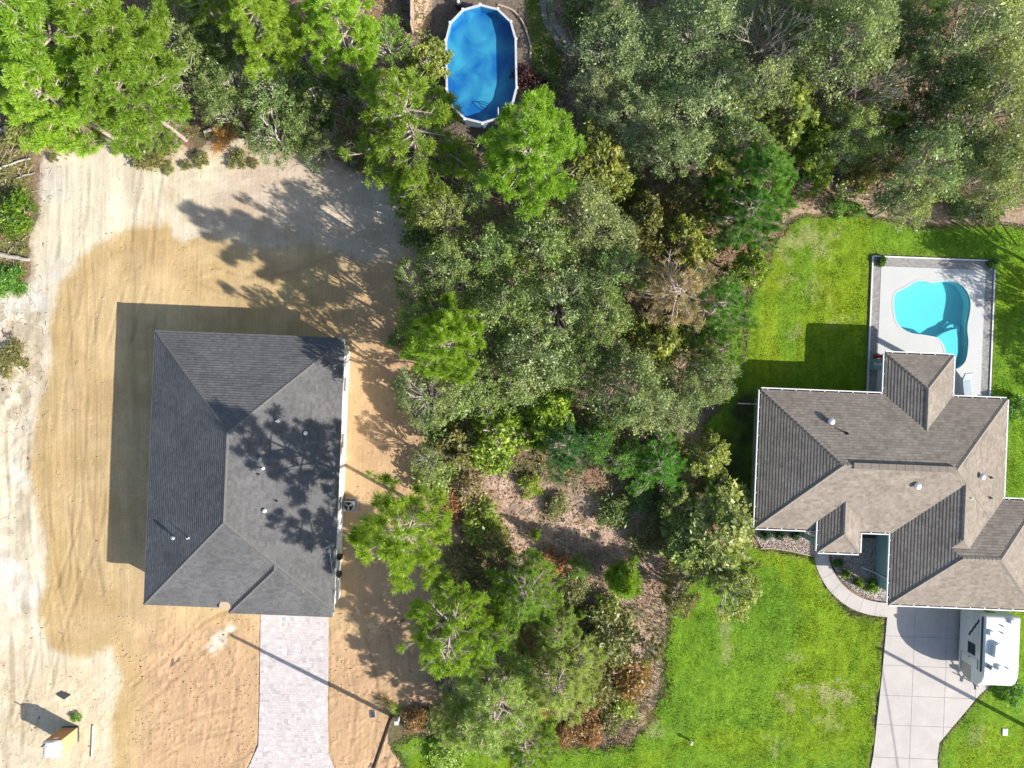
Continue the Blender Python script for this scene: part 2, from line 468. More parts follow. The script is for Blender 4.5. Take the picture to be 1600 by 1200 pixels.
# forest floor: one sheet, dense near, coarse out to the horizon
def axis(a, step, far):
    d = np.arange(-a, a + 1e-6, step)
    out = []; x = a; s = step
    while x < far:
        s *= 1.5; x += s; out.append(x)
    out = np.array(out)
    return np.concatenate([-out[::-1], d, out])
gx = axis(44, 0.2, 900); gy = axis(34, 0.2, 900)
X, Y = np.meshgrid(gx, gy, indexing='ij')
PX, PY = gpx(X, Y)
near = (np.abs(X) < 60) & (np.abs(Y) < 50)
sd_sand = region(SAND, PX, PY)
lawn_sd = np.maximum.reduce([region(p, PX, PY, 6, 4) for p in (LAWN_FRONT, LAWN_BACK, LAWN_RIGHT)])
Z = (fbm(X, Y, 2, 1.6, 4) - 0.5) * 0.16
open_ = np.maximum(sd_sand, lawn_sd)
Z = Z * smooth(4, -25, open_) - 0.03
Z = np.where(deck_inside(X, Y, 0.35), -3.0, Z)
n1 = fbm(X, Y, 1, 2.2, 5); n2 = fbm(X, Y, 5, 0.7, 4); n3 = fbm(X, Y, 9, 6.0, 3)
C = np.zeros(X.shape + (3,)) + np.array((0.26, 0.16, 0.11))
C = lerp3(C, (0.13, 0.105, 0.085), smooth(0.42, 0.62, n1))
C = lerp3(C, (0.30, 0.205, 0.15), smooth(0.52, 0.72, n2) * 0.8)
C = lerp3(C, (0.06, 0.085, 0.025), smooth(0.56, 0.72, n3) * 0.6)
# bare pink-brown clearing and sandy verge by the front lawn
CLEAR = [(690,735),(790,745),(900,760),(1000,800),(1040,860),(1030,960),(1015,1080),(960,1100),(930,960),(860,900),(740,850)]
C = lerp3(C, (0.46, 0.325, 0.25), smooth(-14, 16, region(CLEAR, PX, PY, 14, 6)) * (0.45 + 0.55 * smooth(0.35, 0.6, n2)))
VERGE = [(1018,930),(1042,950),(1036,1090),(1010,1150),(985,1150),(1000,1080),(1012,1000)]
C = lerp3(C, (0.45, 0.34, 0.25), smooth(-10, 10, region(VERGE, PX, PY, 16, 6)) * smooth(.3, .55, n2) * 0.9)
V2 = [(1065,650),(1092,650),(1090,720),(1070,760),(1060,720)]
C = lerp3(C, (0.50, 0.38, 0.28), smooth(-8, 8, region(V2, PX, PY, 8, 6)) * 0.8)
POOLDIRT = [(640,-80),(700,-80),(850,-80),(855,150),(800,230),(690,230),(640,160)]
C = lerp3(C, (0.14, 0.115, 0.09), smooth(-10, 10, region(POOLDIRT, PX, PY, 8, 6)) * 0.9)
SANDY = [(644,-80),(690,-80),(664,60),(644,66)]
C = lerp3(C, (0.50, 0.38, 0.27), smooth(-5, 5, region(SANDY, PX, PY, 5, 6)))
LINE = [(1180,318),(1330,312),(1600,330),(1700,335),(1700,348),(1600,350),(1450,352),(1330,334),(1240,340)]
C = lerp3(C, (0.40, 0.29, 0.20), smooth(-6, 6, region(LINE, PX, PY, 8, 6)) * 0.85)
LEFTG = [(-100,205),(40,205),(56,236),(50,330),(44,430),(30,455),(-100,462)]
C = lerp3(C, (0.16, 0.155, 0.055), smooth(-6, 8, region(LEFTG, PX, PY, 8, 6)) * 0.85)
PLAY = [(960,30),(1060,20),(1090,150),(960,160)]
C = lerp3(C, (0.17, 0.21, 0.04), smooth(-20, 10, region(PLAY, PX, PY, 14, 6)) * 0.8)
for poly in (LAWN_POOL, LAWN_POOL2):
    C = lerp3(C, (0.11, 0.17, 0.02), smooth(-6, 6, region(poly, PX, PY, 7, 6)) * 0.9)
C = np.where(near[..., None], C, np.array((0.09, 0.11, 0.04)))
def grid_faces(nx, ny):
    i = np.arange(nx - 1)[:, None] * ny + np.arange(ny - 1)[None, :]
    return np.stack([i, i + ny, i + ny + 1, i + 1], -1).reshape(-1, 4)
F = grid_faces(*X.shape)
# leave an opening below the dug pool
cin = deck_inside(X, Y, 0.6)
keep = ~(cin.ravel()[F].all(1))
o = link('ground', np_mesh('ground', np.stack([X, Y, Z], -1).reshape(-1, 3), F[keep], cols=C.reshape(-1, 3), smooth_shade=True), M['ground'])
tag(o, kind='structure')

def sheet(name, bounds, step, sd_fn, zc_fn, m, label=None):
    x = np.arange(bounds[0], bounds[1], step); y = np.arange(bounds[2], bounds[3], step)
    X, Y = np.meshgrid(x, y, indexing='ij')
    PX, PY = gpx(X, Y)
    sd = sd_fn(X, Y, PX, PY)
    Z, C = zc_fn(X, Y, PX, PY, sd)
    F = grid_faces(*X.shape)
    fin = (sd.ravel()[F] > 0).all(1)
    F = F[fin]
    used = np.unique(F); remap = np.zeros(X.size, np.int64); remap[used] = np.arange(len(used))
    V = np.stack([X, Y, Z], -1).reshape(-1, 3)[used]
    o = link(name, np_mesh(name, V, remap[F], cols=C.reshape(-1, 3)[used], smooth_shade=True), m)
    tag(o, kind='structure')
    return o

def catmull(p, n):
    p = [p[0]] + p + [p[-1]]; out = []
    for i in range(1, len(p) - 2):
        for k in range(n):
            t = k / n
            a, b, c, d = (np.array(p[i+j], float) for j in (-1, 0, 1, 2))
            out.append(tuple(0.5 * ((2*b) + (-a+c)*t + (2*a-5*b+4*c-d)*t*t + (-a+3*b-3*c+d)*t**3)))
    out.append(p[-2]); return out
def offset_line(c, d):
    out = []
    for i, p in enumerate(c):
        a = c[max(i-1,0)]; b = c[min(i+1,len(c)-1)]
        t = Vector((b[0]-a[0], b[1]-a[1])).normalized()
        out.append((p[0]-t.y*d, p[1]+t.x*d))
    return out
TRACKS = [[(97,1060),(84,960),(66,860),(58,740),(70,620)],[(150,420),(126,540),(116,680),(126,820),(150,960)],[(240,240),(226,340),(212,440),(180,560)],[(70,1020),(112,900),(140,820),(150,740)],
          [(300,420),(380,448),(460,440),(560,400)],[(200,1100),(260,1050),(330,985),(380,965)],[(560,1190),(572,1100),(560,1020)],[(610,1100),(600,1030),(590,990)],[(230,1180),(300,1140),(390,1120)],[(120,250),(118,330),(100,420)],[(30,1150),(60,1080),(75,1010)],[(330,1190),(350,1100),(345,1030),(300,985)]]
def tk_len(tk): return sum(math.hypot(tk[i+1][0]-tk[i][0], tk[i+1][1]-tk[i][1]) for i in range(len(tk)-1))
def track_dist(PX, PY, tk, off):
    c = catmull(tk, 4); c = offset_line(c, off)
    L = [0]
    for i in range(len(c) - 1): L.append(L[-1] + math.hypot(c[i+1][0]-c[i][0], c[i+1][1]-c[i][1]))
    best = np.full(PX.shape, 1e9); tt = np.zeros(PX.shape)
    for i in range(len(c) - 1):
        (x1, y1), (x2, y2) = c[i], c[i+1]; dx, dy = x2-x1, y2-y1; l2 = dx*dx+dy*dy
        t = np.clip(((PX-x1)*dx+(PY-y1)*dy)/l2, 0, 1); d = np.hypot(PX-x1-t*dx, PY-y1-t*dy)
        m = d < best; best = np.where(m, d, best); tt = np.where(m, (L[i]+t*(L[i+1]-L[i]))/L[-1], tt)
    return best, tt
def sand_zc(X, Y, PX, PY, sd):
    C = np.zeros(X.shape + (3,)) + np.array((0.61, 0.53, 0.40))
    n = fbm(X, Y, 3, 3.0, 4); nf = fbm(X, Y, 8, 0.5, 3); TR_Z = np.zeros(X.shape)
    C = lerp3(C, (0.56, 0.53, 0.47), smooth(0.45, 0.65, n) * smooth(140, 60, PX) * 0.8)
    wet = region(WET, PX, PY, 5, 7)
    tw = smooth(-7, 8, wet + (fbm(PX, PY, 14, 5, 2) - .5) * 10)
    Yl = np.zeros(X.shape + (3,)) + np.array((0.50, 0.365, 0.195))
    Yl = lerp3(Yl, (0.43, 0.295, 0.14), smooth(0.45, 0.7, n) * 0.7)
    orange = smooth(940, 1010, PY) * smooth(170, 260, PX)
    orange = np.maximum(orange, smooth(470, 620, PX) * smooth(330, 480, PY))
    Yl = lerp3(Yl, (0.475, 0.31, 0.18), orange * 0.95)
    C = lerp3(C, Yl, tw)
    # darker damp rim of the wet patch
    C = lerp3(C, (0.40, 0.28, 0.12), smooth(30, 4, np.abs(wet - 16)) * smooth(320, 200, PX) * 0.5 * (.4 + .9 * n))
    # pale pink-grey strip at the top
    PK = [(400,225),(700,225),(700,420),(640,392),(560,400),(470,372),(420,388),(330,362),(300,330),(350,280)]
    C = lerp3(C, (0.50, 0.40, 0.31), smooth(-30, 20, region(PK, PX, PY, 8, 7)) * 0.85)
    BOT = [(20,1020),(160,1030),(165,1120),(170,1220),(-40,1220),(-40,1030)]
    C = lerp3(C, (0.55, 0.43, 0.27), smooth(-20, 20, region(BOT, PX, PY, 9, 7)) * 0.6)
    # grader and tyre streaks run along the lot
    wx = PX + (fbm(PX, PY, 11, 160, 2) - 0.5) * 26
    st = fbm(wx, PY * 0.035, 4, 9, 3); st2 = fbm(wx, PY * 0.02, 6, 30, 2)
    lmask = smooth(430, 250, PX) * smooth(1010, 940, PY)
    st3 = fbm(wx + 900, PY * 0.012, 9, 3.2, 2) * smooth(0.35, 0.6, fbm(PX, PY, 2, 120, 2))
    C = C * (1 + ((st - 0.5) * 0.22 + (st2 - 0.5) * 0.30 + (st3 - 0.3) * 0.14) * lmask)[..., None]
    # a few distinct wheel ruts
    for rx, ra, rw, y0, y1, wob in ((104,.25,2.2,430,930,14),(126,.2,1.8,300,960,10),(143,.22,1.6,380,900,8),(205,.15,1.8,250,520,5),(222,.14,1.6,250,470,5),(60,.22,2.0,900,1080,8),(78,.2,1.8,930,1090,9),(96,.2,2.0,950,1080,14),(88,.15,2.0,240,420,6),(110,.15,2.0,240,400,6),(640,.22,1.5,1010,1090,3),(556,.2,1.3,1020,1190,6),(590,.14,3.0,1010,1120,5),(612,.14,3.0,1010,1110,5)):
        d = PX - rx - wob * np.sin((PY - y0) / 170.0) - (fbm(PX * 0, PY, 5, 60, 2) - .5) * 5
        C = C * (1 - ra * np.exp(-(d / rw) ** 2) * smooth(y0, y0 + 40, PY) * smooth(y1, y1 - 40, PY))[..., None]
    rings = fbm(PX * 0.12 + PY * 0.0, (PY + 0.25 * PX) , 5, 9, 3)
    C = C * (1 + (rings - 0.5) * 0.14 * (smooth(250, 330, PX) * smooth(470, 420, PY)))[..., None]
    for tk in TRACKS:
        for off in (-17, 17):
            d, t = track_dist(PX, PY, tk, off)
            d = d + (fbm(PX, PY, 7, 30, 2) - .5) * 5
            g = np.exp(-(d / 2.7) ** 2) * smooth(.28, .55, fbm(PX, PY, 9, 55, 2)) * smooth(0, .12, t) * smooth(1, .88, t)
            C = C * (1 - .20 * g * (.75 + .25 * np.sin(t * tk_len(tk) * .9)))[..., None]
            TR_Z = TR_Z - .022 * g + .012 * np.exp(-((np.abs(d) - 5.5) / 1.8) ** 2) * smooth(0, .12, t) * smooth(1, .88, t)
    ch = smooth(.52, .66, fbm(X, Y, 5, .8, 5)) * smooth(85, 40, PX) * smooth(450, 480, PY)
    C = lerp3(C, (.42, .34, .24), ch * .45)
    TR_Z = TR_Z + (fbm(X, Y, 11, .7, 4) - .5) * .14 * smooth(90, 40, PX) * smooth(450, 480, PY) * smooth(1000, 700, PY)
    # dirty roots and scuffed edge along the left side and the tree lines
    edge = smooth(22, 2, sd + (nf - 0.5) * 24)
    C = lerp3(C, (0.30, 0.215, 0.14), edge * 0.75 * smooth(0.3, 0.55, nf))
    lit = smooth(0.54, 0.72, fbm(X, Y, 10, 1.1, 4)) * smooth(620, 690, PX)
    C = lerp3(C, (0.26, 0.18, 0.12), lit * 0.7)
    LS = [(-60,470),(70,480),(74,560),(60,620),(30,660),(-60,640)]
    C = lerp3(C, (0.40, 0.33, 0.23), smooth(-6, 10, region(LS, PX, PY, 8, 7)) * smooth(0.42, 0.62, fbm(X, Y, 12, 0.9, 4)) * 0.9)
    dk = smooth(0.60, 0.7, fbm(wx * 0.5, PY * 0.06, 13, 8, 2)) * smooth(70, 20, PX) * smooth(560, 640, PY)
    C = lerp3(C, (0.34, 0.27, 0.17), dk * 0.6)
    # spilled white cement patch
    WP = [(358,975),(366,980),(352,1002),(330,1018),(328,1008),(345,990)]
    C = lerp3(C, (0.72, 0.66, 0.58), smooth(-9, 7, region(WP, PX, PY, 8, 7)) * smooth(.25, .5, nf) * 0.9)
    blot = fbm(X, Y, 1, 1.3, 5)
    C = C * (1 + (blot - 0.5) * 0.30)[..., None]
    C = lerp3(C, (0.41, 0.27, 0.155), smooth(.50, .68, fbm(X + .3 * Y, Y, 15, 2.0, 5)) * .35 * smooth(180, 260, PX))
    # brown scuffs
    sp = smooth(0.70, 0.78, fbm(X, Y, 14, 0.42, 2))
    C = lerp3(C, (0.42, 0.31, 0.19), sp * 0.18)
    C = C * (1 + (nf - 0.5) * 0.16)[..., None]
    Z = 0.02 + (fbm(X, Y, 6, 2.5, 3) - 0.5) * 0.05 + TR_Z
    Z = Z + ((st - 0.5) * 0.035 + (st2 - 0.5) * 0.03) * lmask
    rough = smooth(940, 985, PY) * smooth(180, 260, PX) + smooth(1040, 1080, PY) * smooth(230, 150, PX) * 0.7 + smooth(400, 470, PX) * smooth(330, 300, PY) * 0.4
    rough = np.clip(rough, 0, 1) + smooth(540, 580, PX) * 0.5
    clod = np.abs(fbm(X, Y, 15, 0.55, 3) - 0.5)
    Z = Z + rough * (fbm(X, Y, 12, 0.9, 4) - 0.5) * 0.10 * (0.3 + 1.4 * smooth(.35, .65, fbm(X, Y, 4, 3.2, 2))) + rough * smooth(0.66, 0.78, fbm(X, Y, 13, 0.24, 2)) * 0.045
    Z = Z + (rings - 0.5) * 0.06 * (smooth(250, 330, PX) * smooth(470, 420, PY))
    foot = smooth(0.76, 0.84, fbm(X, Y, 14, 0.33, 2)); Z = Z - foot * 0.03
    Z = Z - smooth(6, 0, sd) * 0.05
    Z = np.where(sdist(PX, PY, PAV) > -1.5, np.minimum(Z, -0.01), np.minimum(Z, 0.06 + 0.02 * fbm(X, Y, 3, .6, 2)))
    return Z, C
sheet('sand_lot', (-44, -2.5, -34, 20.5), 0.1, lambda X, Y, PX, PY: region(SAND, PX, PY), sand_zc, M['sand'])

def lawn_cols(X, Y, PX, PY):
    n = fbm(X, Y, 4, 2.6, 4); n2 = fbm(X, Y, 7, 0.6, 4); n3 = fbm(X, Y, 10, 6, 3)
    C = np.zeros(X.shape + (3,)) + np.array((0.165, 0.285, 0.022))
    C = lerp3(C, (0.125, 0.235, 0.02), smooth(0.48, 0.66, n) * 0.7)
    C = lerp3(C, (0.21, 0.29, 0.012), smooth(0.50, 0.68, n3) * 0.6)
    C = lerp3(C, (0.065, 0.16, 0.012), smooth(0.56, 0.70, n2) * 0.5)
    dead = np.zeros(X.shape)
    for cx, cy, rx, ry, a in ((1300,1082,42,20,1),(1232,1092,22,26,.9),(1250,376,60,34,.9),(1285,385,26,20,.8),(1282,455,24,30,.6),(1228,440,20,14,.6),(1135,985,10,60,.7),(1215,1160,20,20,.6),(1240,1030,26,10,.6),(1300,1130,30,36,.5),(1040,960,26,40,.8),(1000,1140,50,14,.8),(1530,1150,16,20,.5),(1315,500,22,16,.5),(1245,520,14,14,.5),(700,1172,60,12,.4)):
        d = 1 - np.hypot((PX - cx) / rx, (PY - cy) / ry) + (n2 - 0.5) * 2.6
        dead = np.maximum(dead, smooth(0.0, 0.7, d) * a)
    C = lerp3(C, (0.37, 0.32, 0.16), dead * 0.55)
    yel = smooth(-0.2, 0.6, 1 - np.hypot((PX - 1330) / 60, (PY - 440) / 110) + (n - 0.5) * 2)
    C = lerp3(C, (0.22, 0.29, 0.012), yel * 0.45)
    yel = smooth(-0.2, 0.6, 1 - np.hypot((PX - 1200) / 40, (PY - 500) / 120) + (n - 0.5) * 2)
    C = lerp3(C, (0.25, 0.30, 0.015), yel * 0.55)
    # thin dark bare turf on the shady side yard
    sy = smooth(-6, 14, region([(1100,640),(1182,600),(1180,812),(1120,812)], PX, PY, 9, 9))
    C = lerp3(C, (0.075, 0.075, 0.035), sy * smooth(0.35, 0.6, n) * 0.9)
    mow = np.sin((PX + 0.05 * PY) * 0.55) * 0.04 + (fbm(PX, PY * .12, 3, 7, 2) - .5) * .3
    C = C * (1 + mow + (n2 - 0.5) * 0.7)[..., None]
    return C
def lawn_zc(X, Y, PX, PY, sd):
    C = lawn_cols(X, Y, PX, PY)
    fade = smooth(10, 0, sd)
    C = lerp3(C, (0.22, 0.17, 0.09), fade * 0.6)
    Z = 0.035 + (fbm(X, Y, 3, 0.8, 4) - 0.5) * 0.07 - smooth(5, 0, sd) * 0.05
    return Z, C
DRIVE = [(1388,938),(1562,946),(1556,1062),(1530,1085),(1467,1160),(1464,1185),(1478,1400),(1320,1400),(1364,1180),(1379,1040)]
def not_deck(X, Y):
    u = X * CT + Y * ST; v = -X * ST + Y * CT
    return np.maximum.reduce([DECK_U[0] + .05 - u, u - DECK_U[1] + .05, DECK_U[2] + .05 - v, v - DECK_U[3] + .05]) * 21.3
sheet('lawn', (-8.5, 27.5, -34, -9.5), 0.14, lambda X, Y, PX, PY: region(LAWN_FRONT, PX, PY, 9, 4) + (fbm(X, Y, 5, .5, 3) - .5) * 22 * smooth(30, 0, np.abs(region(LAWN_FRONT, PX, PY, 9, 4))) * smooth(1100, 1060, PX), lawn_zc, M['lawn'])
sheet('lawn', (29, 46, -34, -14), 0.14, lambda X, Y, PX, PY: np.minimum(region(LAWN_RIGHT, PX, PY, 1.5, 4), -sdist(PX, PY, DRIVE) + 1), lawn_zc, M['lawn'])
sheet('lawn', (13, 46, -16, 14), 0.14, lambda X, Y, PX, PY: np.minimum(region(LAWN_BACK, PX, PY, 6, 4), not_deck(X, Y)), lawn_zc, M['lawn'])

# grass blades standing on the lawns (nobody could count them)
def grass(name, label, polys, n, seed, hmin=0.03, hmax=0.075, colf=lawn_cols, extra=None, w=0.022):
    r = np.random.RandomState(seed)
    allp = np.array([p for poly in polys for p in poly], float)
    lo = np.maximum(allp.min(0), (-60, -60)); hi = np.minimum(allp.max(0), (1680, 1260))
    P = r.uniform(lo, hi, (n * 3, 2))
    sd = np.maximum.reduce([region(p, P[:, 0], P[:, 1], 6, 4) for p in polys])
    x = (P[:, 0] - 800) * CAM_H / FPX; y = (600 - P[:, 1]) * CAM_H / FPX
    k = (sd > -3) & (~deck_inside(x, y, -0.05)) & (sdist(P[:, 0], P[:, 1], DRIVE) < -1.5)
    u = x * CT + y * ST; v = -x * ST + y * CT
    k &= ~((u > 17.7) & (u < 36.2) & (v > -13.6) & (v < -0.3) & ~((u < 27) & (v < -8.6)))
    if extra is not None: k &= extra(P[:, 0], P[:, 1])
    x = x[k][:n]; y = y[k][:n]; px = P[k, 0][:n]; py = P[k, 1][:n]
    n = len(x)
    C = colf(x, y, px, py) * r.uniform(0.6, 1.55, (n, 1)) * np.array([1, 1, 1]) * (1 + r.normal(0, 0.06, (n, 3)))
    a = r.uniform(0, 2 * np.pi, n); h = r.uniform(hmin, hmax, n); ln = r.uniform(0.02, 0.09, n)
    dx = np.cos(a); dy = np.sin(a)
    z0 = np.full(n, 0.005)
    base = np.stack([x, y, z0], -1)
    V = np.zeros((n, 3, 3))
    V[:, 0] = base + np.stack([-dy * w, dx * w, 0 * x], -1)
    V[:, 1] = base + np.stack([dy * w, -dx * w, 0 * x], -1)
    la = a + r.uniform(-1, 1, n)
    V[:, 2] = base + np.stack([np.cos(la) * ln, np.sin(la) * ln, h + 0.03], -1)
    cc = np.repeat(np.clip(C, 0.005, 1), 3, 0)
    o = link(name, np_mesh(name, V.reshape(-1, 3), np.arange(3 * n).reshape(-1, 3), cols=cc), M['blade'])
    return tag(o, label, 'grass', kind='stuff')
grass('grass', 'bright green lawn grass in front of the tan-roofed house', [LAWN_FRONT], 130000, 1, extra=lambda a, b: ((a - 1288) ** 2 + (b - 880) ** 2 > 0))
grass('grass', 'yellow-green lawn grass round the freeform pool and back of the house', [LAWN_BACK], 130000, 2)
grass('grass', 'green grass right of the concrete driveway beside the camper', [LAWN_RIGHT], 26000, 3)
def verge_cols(X, Y, PX, PY):
    n = fbm(X, Y, 4, 1.2, 4)
    return lerp3(np.zeros(X.shape + (3,)) + np.array((0.10, 0.17, 0.02)), (0.26, 0.22, 0.07), smooth(0.45, 0.65, n))
grass('grass', 'patchy yard grass beside the above-ground blue pool', [LAWN_POOL, LAWN_POOL2], 9000, 4, colf=verge_cols)

# ------------------------------------------------------------------ drives and paths
def clip_poly(poly, x0, x1, y0, y1):
    def cl(p, ax, val, keep_less):
        out = []
        for i in range(len(p)):
            a, b = p[i], p[(i + 1) % len(p)]
            ia = (a[ax] <= val) == keep_less or a[ax] == val; ib = (b[ax] <= val) == keep_less or b[ax] == val
            if ia: out.append(a)
            if ia != ib:
                t = (val - a[ax]) / (b[ax] - a[ax])
                out.append((a[0] + t * (b[0] - a[0]), a[1] + t * (b[1] - a[1])))
        return out
    p = poly
    for ax, val, less in ((0, x1, True), (0, x0, False), (1, y1, True), (1, y0, False)):
        p = cl(p, ax, val, less)
        if len(p) < 3: return []
    q = []
    for a in p:
        if not q or abs(a[0]-q[-1][0]) + abs(a[1]-q[-1][1]) > 1e-4: q.append(a)
    if len(q) > 1 and abs(q[0][0]-q[-1][0]) + abs(q[0][1]-q[-1][1]) < 1e-4: q.pop()
    return q if len(q) > 2 else []
def parea(p):
    return abs(sum(p[i][0]*p[(i+1)%len(p)][1]-p[(i+1)%len(p)][0]*p[i][1] for i in range(len(p)))) / 2

dr = empty('concrete_driveway', (*G(1440, 1070), 0.0), TH); tag(dr, 'pale concrete slab driveway leading to the garage of the tan-roofed house', kind='structure')
du, dv = GU(1440, 1070)
dpoly = [(a - du, b - dv) for a, b in (GU(x, y) for x, y in DRIVE)]
MB().prism(dpoly, -0.06, 0.045).build('joint_bed', M['joint'], dr)
us = [-6, GU(1425, 1070)[0] - du, GU(1476, 1070)[0] - du, GU(1524, 1070)[0] - du, 9]
vs_ = [GU(1440, y)[1] - dv for y in (1420, 1330, 1280, 1233, 1185, 1134, 1088, 1041, 995, 930)]
for i in range(len(us) - 1):
    for j in range(len(vs_) - 1):
        c = clip_poly(dpoly, us[i] + 0.012, us[i+1] - 0.012, vs_[j] + 0.012, vs_[j+1] - 0.012)
        if c and parea(c) > 0.15:
            MB().prism(c, -0.05, 0.062).build('slab', M['concrete'], dr)

# curved front walk of the same house
wk = empty('front_walk', (*G(1310, 920), 0), 0); tag(wk, 'curved pale concrete walk from the driveway to the front door', kind='structure')
wx0, wy0 = G(1310, 920)
ctr = [(1388,953),(1368,951),(1345,945),(1324,934),(1306,918),(1293,899),(1285,879),(1284,862),(1288,846),(1294,834)]
cw = [G(*p) for p in catmull(ctr, 4)]
L1 = offset_line(cw, 0.52); L2 = offset_line(cw, -0.52)
for i in range(0, len(cw) - 1, 4):
    j = min(i + 4, len(cw) - 1)
    q = L1[i:j+1] + L2[i:j+1][::-1]
    cx = sum(p[0] for p in q)/len(q); cy = sum(p[1] for p in q)/len(q)
    q = [(cx + (x-cx)*0.985 - wx0, cy + (y-cy)*0.985 - wy0) for x, y in q]
    MB().prism(q, -0.03, 0.066).build('slab', M['concrete'], wk)

# paver driveway of the dark-roofed house: every paver real, joined (each is about 5 px)
rng = random.Random(4)
pvu, pvv = GU(460, 1080)
pd = empty('paver_driveway', (*G(460, 1080), 0), TH); tag(pd, 'pale grey paver driveway in front of the dark-roofed house', kind='structure')
ppoly = [(a - pvu, b - pvv) for a, b in (GU(x, y) for x, y in PAV)]
MB().prism(ppoly, -0.05, 0.055).build('bedding', M['joint'], pd)
mb = MB()
row = 0; y = -12.0
while y < 8:
    h = (0.15, 0.23, 0.15, 0.3)[row % 4]; x = -5.5 - rng.random() * 0.3
    while x < 5.5:
        w = rng.choice((0.15, 0.23, 0.3, 0.3))
        c = clip_poly(ppoly, x + 0.003, x + w - 0.003, y + 0.003, y + h - 0.003)
        if c and parea(c) > 0.006:
            b = rng.uniform(0.92, 1.06); t = rng.random()
            mb.col = (0.535 * b, (0.475 + 0.01 * t) * b, (0.46 + 0.02 * t) * b) if t < 0.85 else (0.61 * b, 0.57 * b, 0.56 * b)
            if t > 0.94: mb.col = (0.43, 0.39, 0.385)
            mb.prism(c, 0.02, 0.075 + rng.uniform(-0.003, 0.003))
        x += w
    y += h; row += 1
tag(mb.build('pavers', M['paver'], pd), kind='stuff')

# ------------------------------------------------------------------ roofs
PITCH = 0.5
def hip_faces(u0, u1, v0, v1, z0, pitch=PITCH):
    """four slopes as (eave a, eave b, top b, top a)"""
    w, d = u1 - u0, v1 - v0
    run = min(w, d) / 2; zt = z0 + run * pitch
    if w >= d:
        r0, r1 = (u0 + run, (v0 + v1) / 2, zt), (u1 - run, (v0 + v1) / 2, zt)
    else:
        r0, r1 = ((u0 + u1) / 2, v0 + run, zt), ((u0 + u1) / 2, v1 - run, zt)
    A, B, Cc, D = (u0, v0, z0), (u1, v0, z0), (u1, v1, z0), (u0, v1, z0)
    if w >= d:
        return [(A, B, r1, r0), (B, Cc, r1, r1), (Cc, D, r0, r1), (D, A, r0, r0)], r0, r1
    return [(A, B, r0, r0), (B, Cc, r1, r0), (Cc, D, r1, r1), (D, A, r0, r1)], r0, r1
def hip_block(u0, u1, v0, v1, z0, off, parent, m_sh, m_cap, name='roof', expo=0.2, thick=0.025, fascia=True, caps=(0, 1, 2, 3)):
    cu, cv = off
    faces, r0, r1 = hip_faces(u0 - cu, u1 - cu, v0 - cv, v1 - cv, z0)
    base = MB()
    for f in faces:
        p = [f[0], f[1], f[2]] + ([f[3]] if f[2] != f[3] else [])
        base.add(p, [tuple(range(len(p)))])
    rf = base.build(name, m_cap, parent)
    sh = MB()
    for a, b, c, d in faces:
        a, b, c, d = (Vector(p) for p in (a, b, c, d))
        e = (b - a).normalized()
        mid = (c + d) / 2
        up = (mid - a) - e * (mid - a).dot(e)
        L = up.length; up.normalize(); nrm = e.cross(up).normalized()
        n = max(1, int(math.ceil(L / expo)))
        for k in range(n):
            t0 = k / n; t1 = (k + 1) / n
            lo_a = a.lerp(d, t0); lo_b = b.lerp(c, t0); hi_a = a.lerp(d, t1); hi_b = b.lerp(c, t1)
            m0 = max(1, int((lo_b - lo_a).length / 3.0))
            lift = nrm * thick
            vs = [lo_a + lift, lo_b + lift, hi_b + nrm * 0.006, hi_a + nrm * 0.006, lo_a, lo_b]
            sh.add(vs, [(0, 1, 2, 3), (4, 5, 1, 0)])
            for q, vv in zip(vs, (k * 0.2 + 0.005, k * 0.2 + 0.005, k * 0.2 + 0.195, k * 0.2 + 0.195, k * 0.2 + 0.005, k * 0.2 + 0.005)):
                sh.uv.append(((q - a).dot(e) + 40 + 3.7 * (k % 3), vv + 7 * abs(e.x) + 0.0))
    # uv rows must stay multiples of the row height
    sh.uv = [(x, y - (7 * 0)) for x, y in sh.uv]
    tag(sh.build('shingles', m_sh, rf), kind='stuff')
    cap = MB()
    u0_, u1_, v0_, v1_ = u0 - cu, u1 - cu, v0 - cv, v1 - cv
    zr = Vector(r0), Vector(r1)
    corners = [Vector((u0_, v0_, z0)), Vector((u1_, v0_, z0)), Vector((u1_, v1_, z0)), Vector((u0_, v1_, z0))]
    lines = [(zr[0], zr[1])]
    for ci, cpt in enumerate(corners):
        if ci not in caps: continue
        r = min(zr, key=lambda q: (q - cpt).length)
        lines.append((cpt, r))
    for a, b in lines:
        L = (b - a).length
        if L < 0.3: continue
        d = (b - a).normalized(); side = d.cross(Vector((0, 0, 1))).normalized(); upn = side.cross(d).normalized()
        n = int(L / 0.28)
        for k in range(n):
            p0 = a + d * (L * k / n); p1 = a + d * (L * (k + 1) / n)
            hw = 0.13; lo = 0.035; hi = 0.045
            vs = [p0 + side*hw + upn*(hi - 0.055), p0 + upn*(hi+0.02), p0 - side*hw + upn*(hi - 0.055),
                  p1 + side*hw + upn*(lo - 0.06), p1 + upn*(lo+0.015), p1 - side*hw + upn*(lo - 0.06)]
            cap.add(vs, [(0, 1, 4, 3), (1, 2, 5, 4), (0, 2, 1)])
    cap.build('ridge_cap', m_cap, rf)
    if fascia:
        MB().box(u0_ + 0.01, u1_ - 0.01, v0_ + 0.01, v1_ - 0.01, z0 - 0.20, z0 - 0.012).build('fascia', M['white'], rf)
    return rf

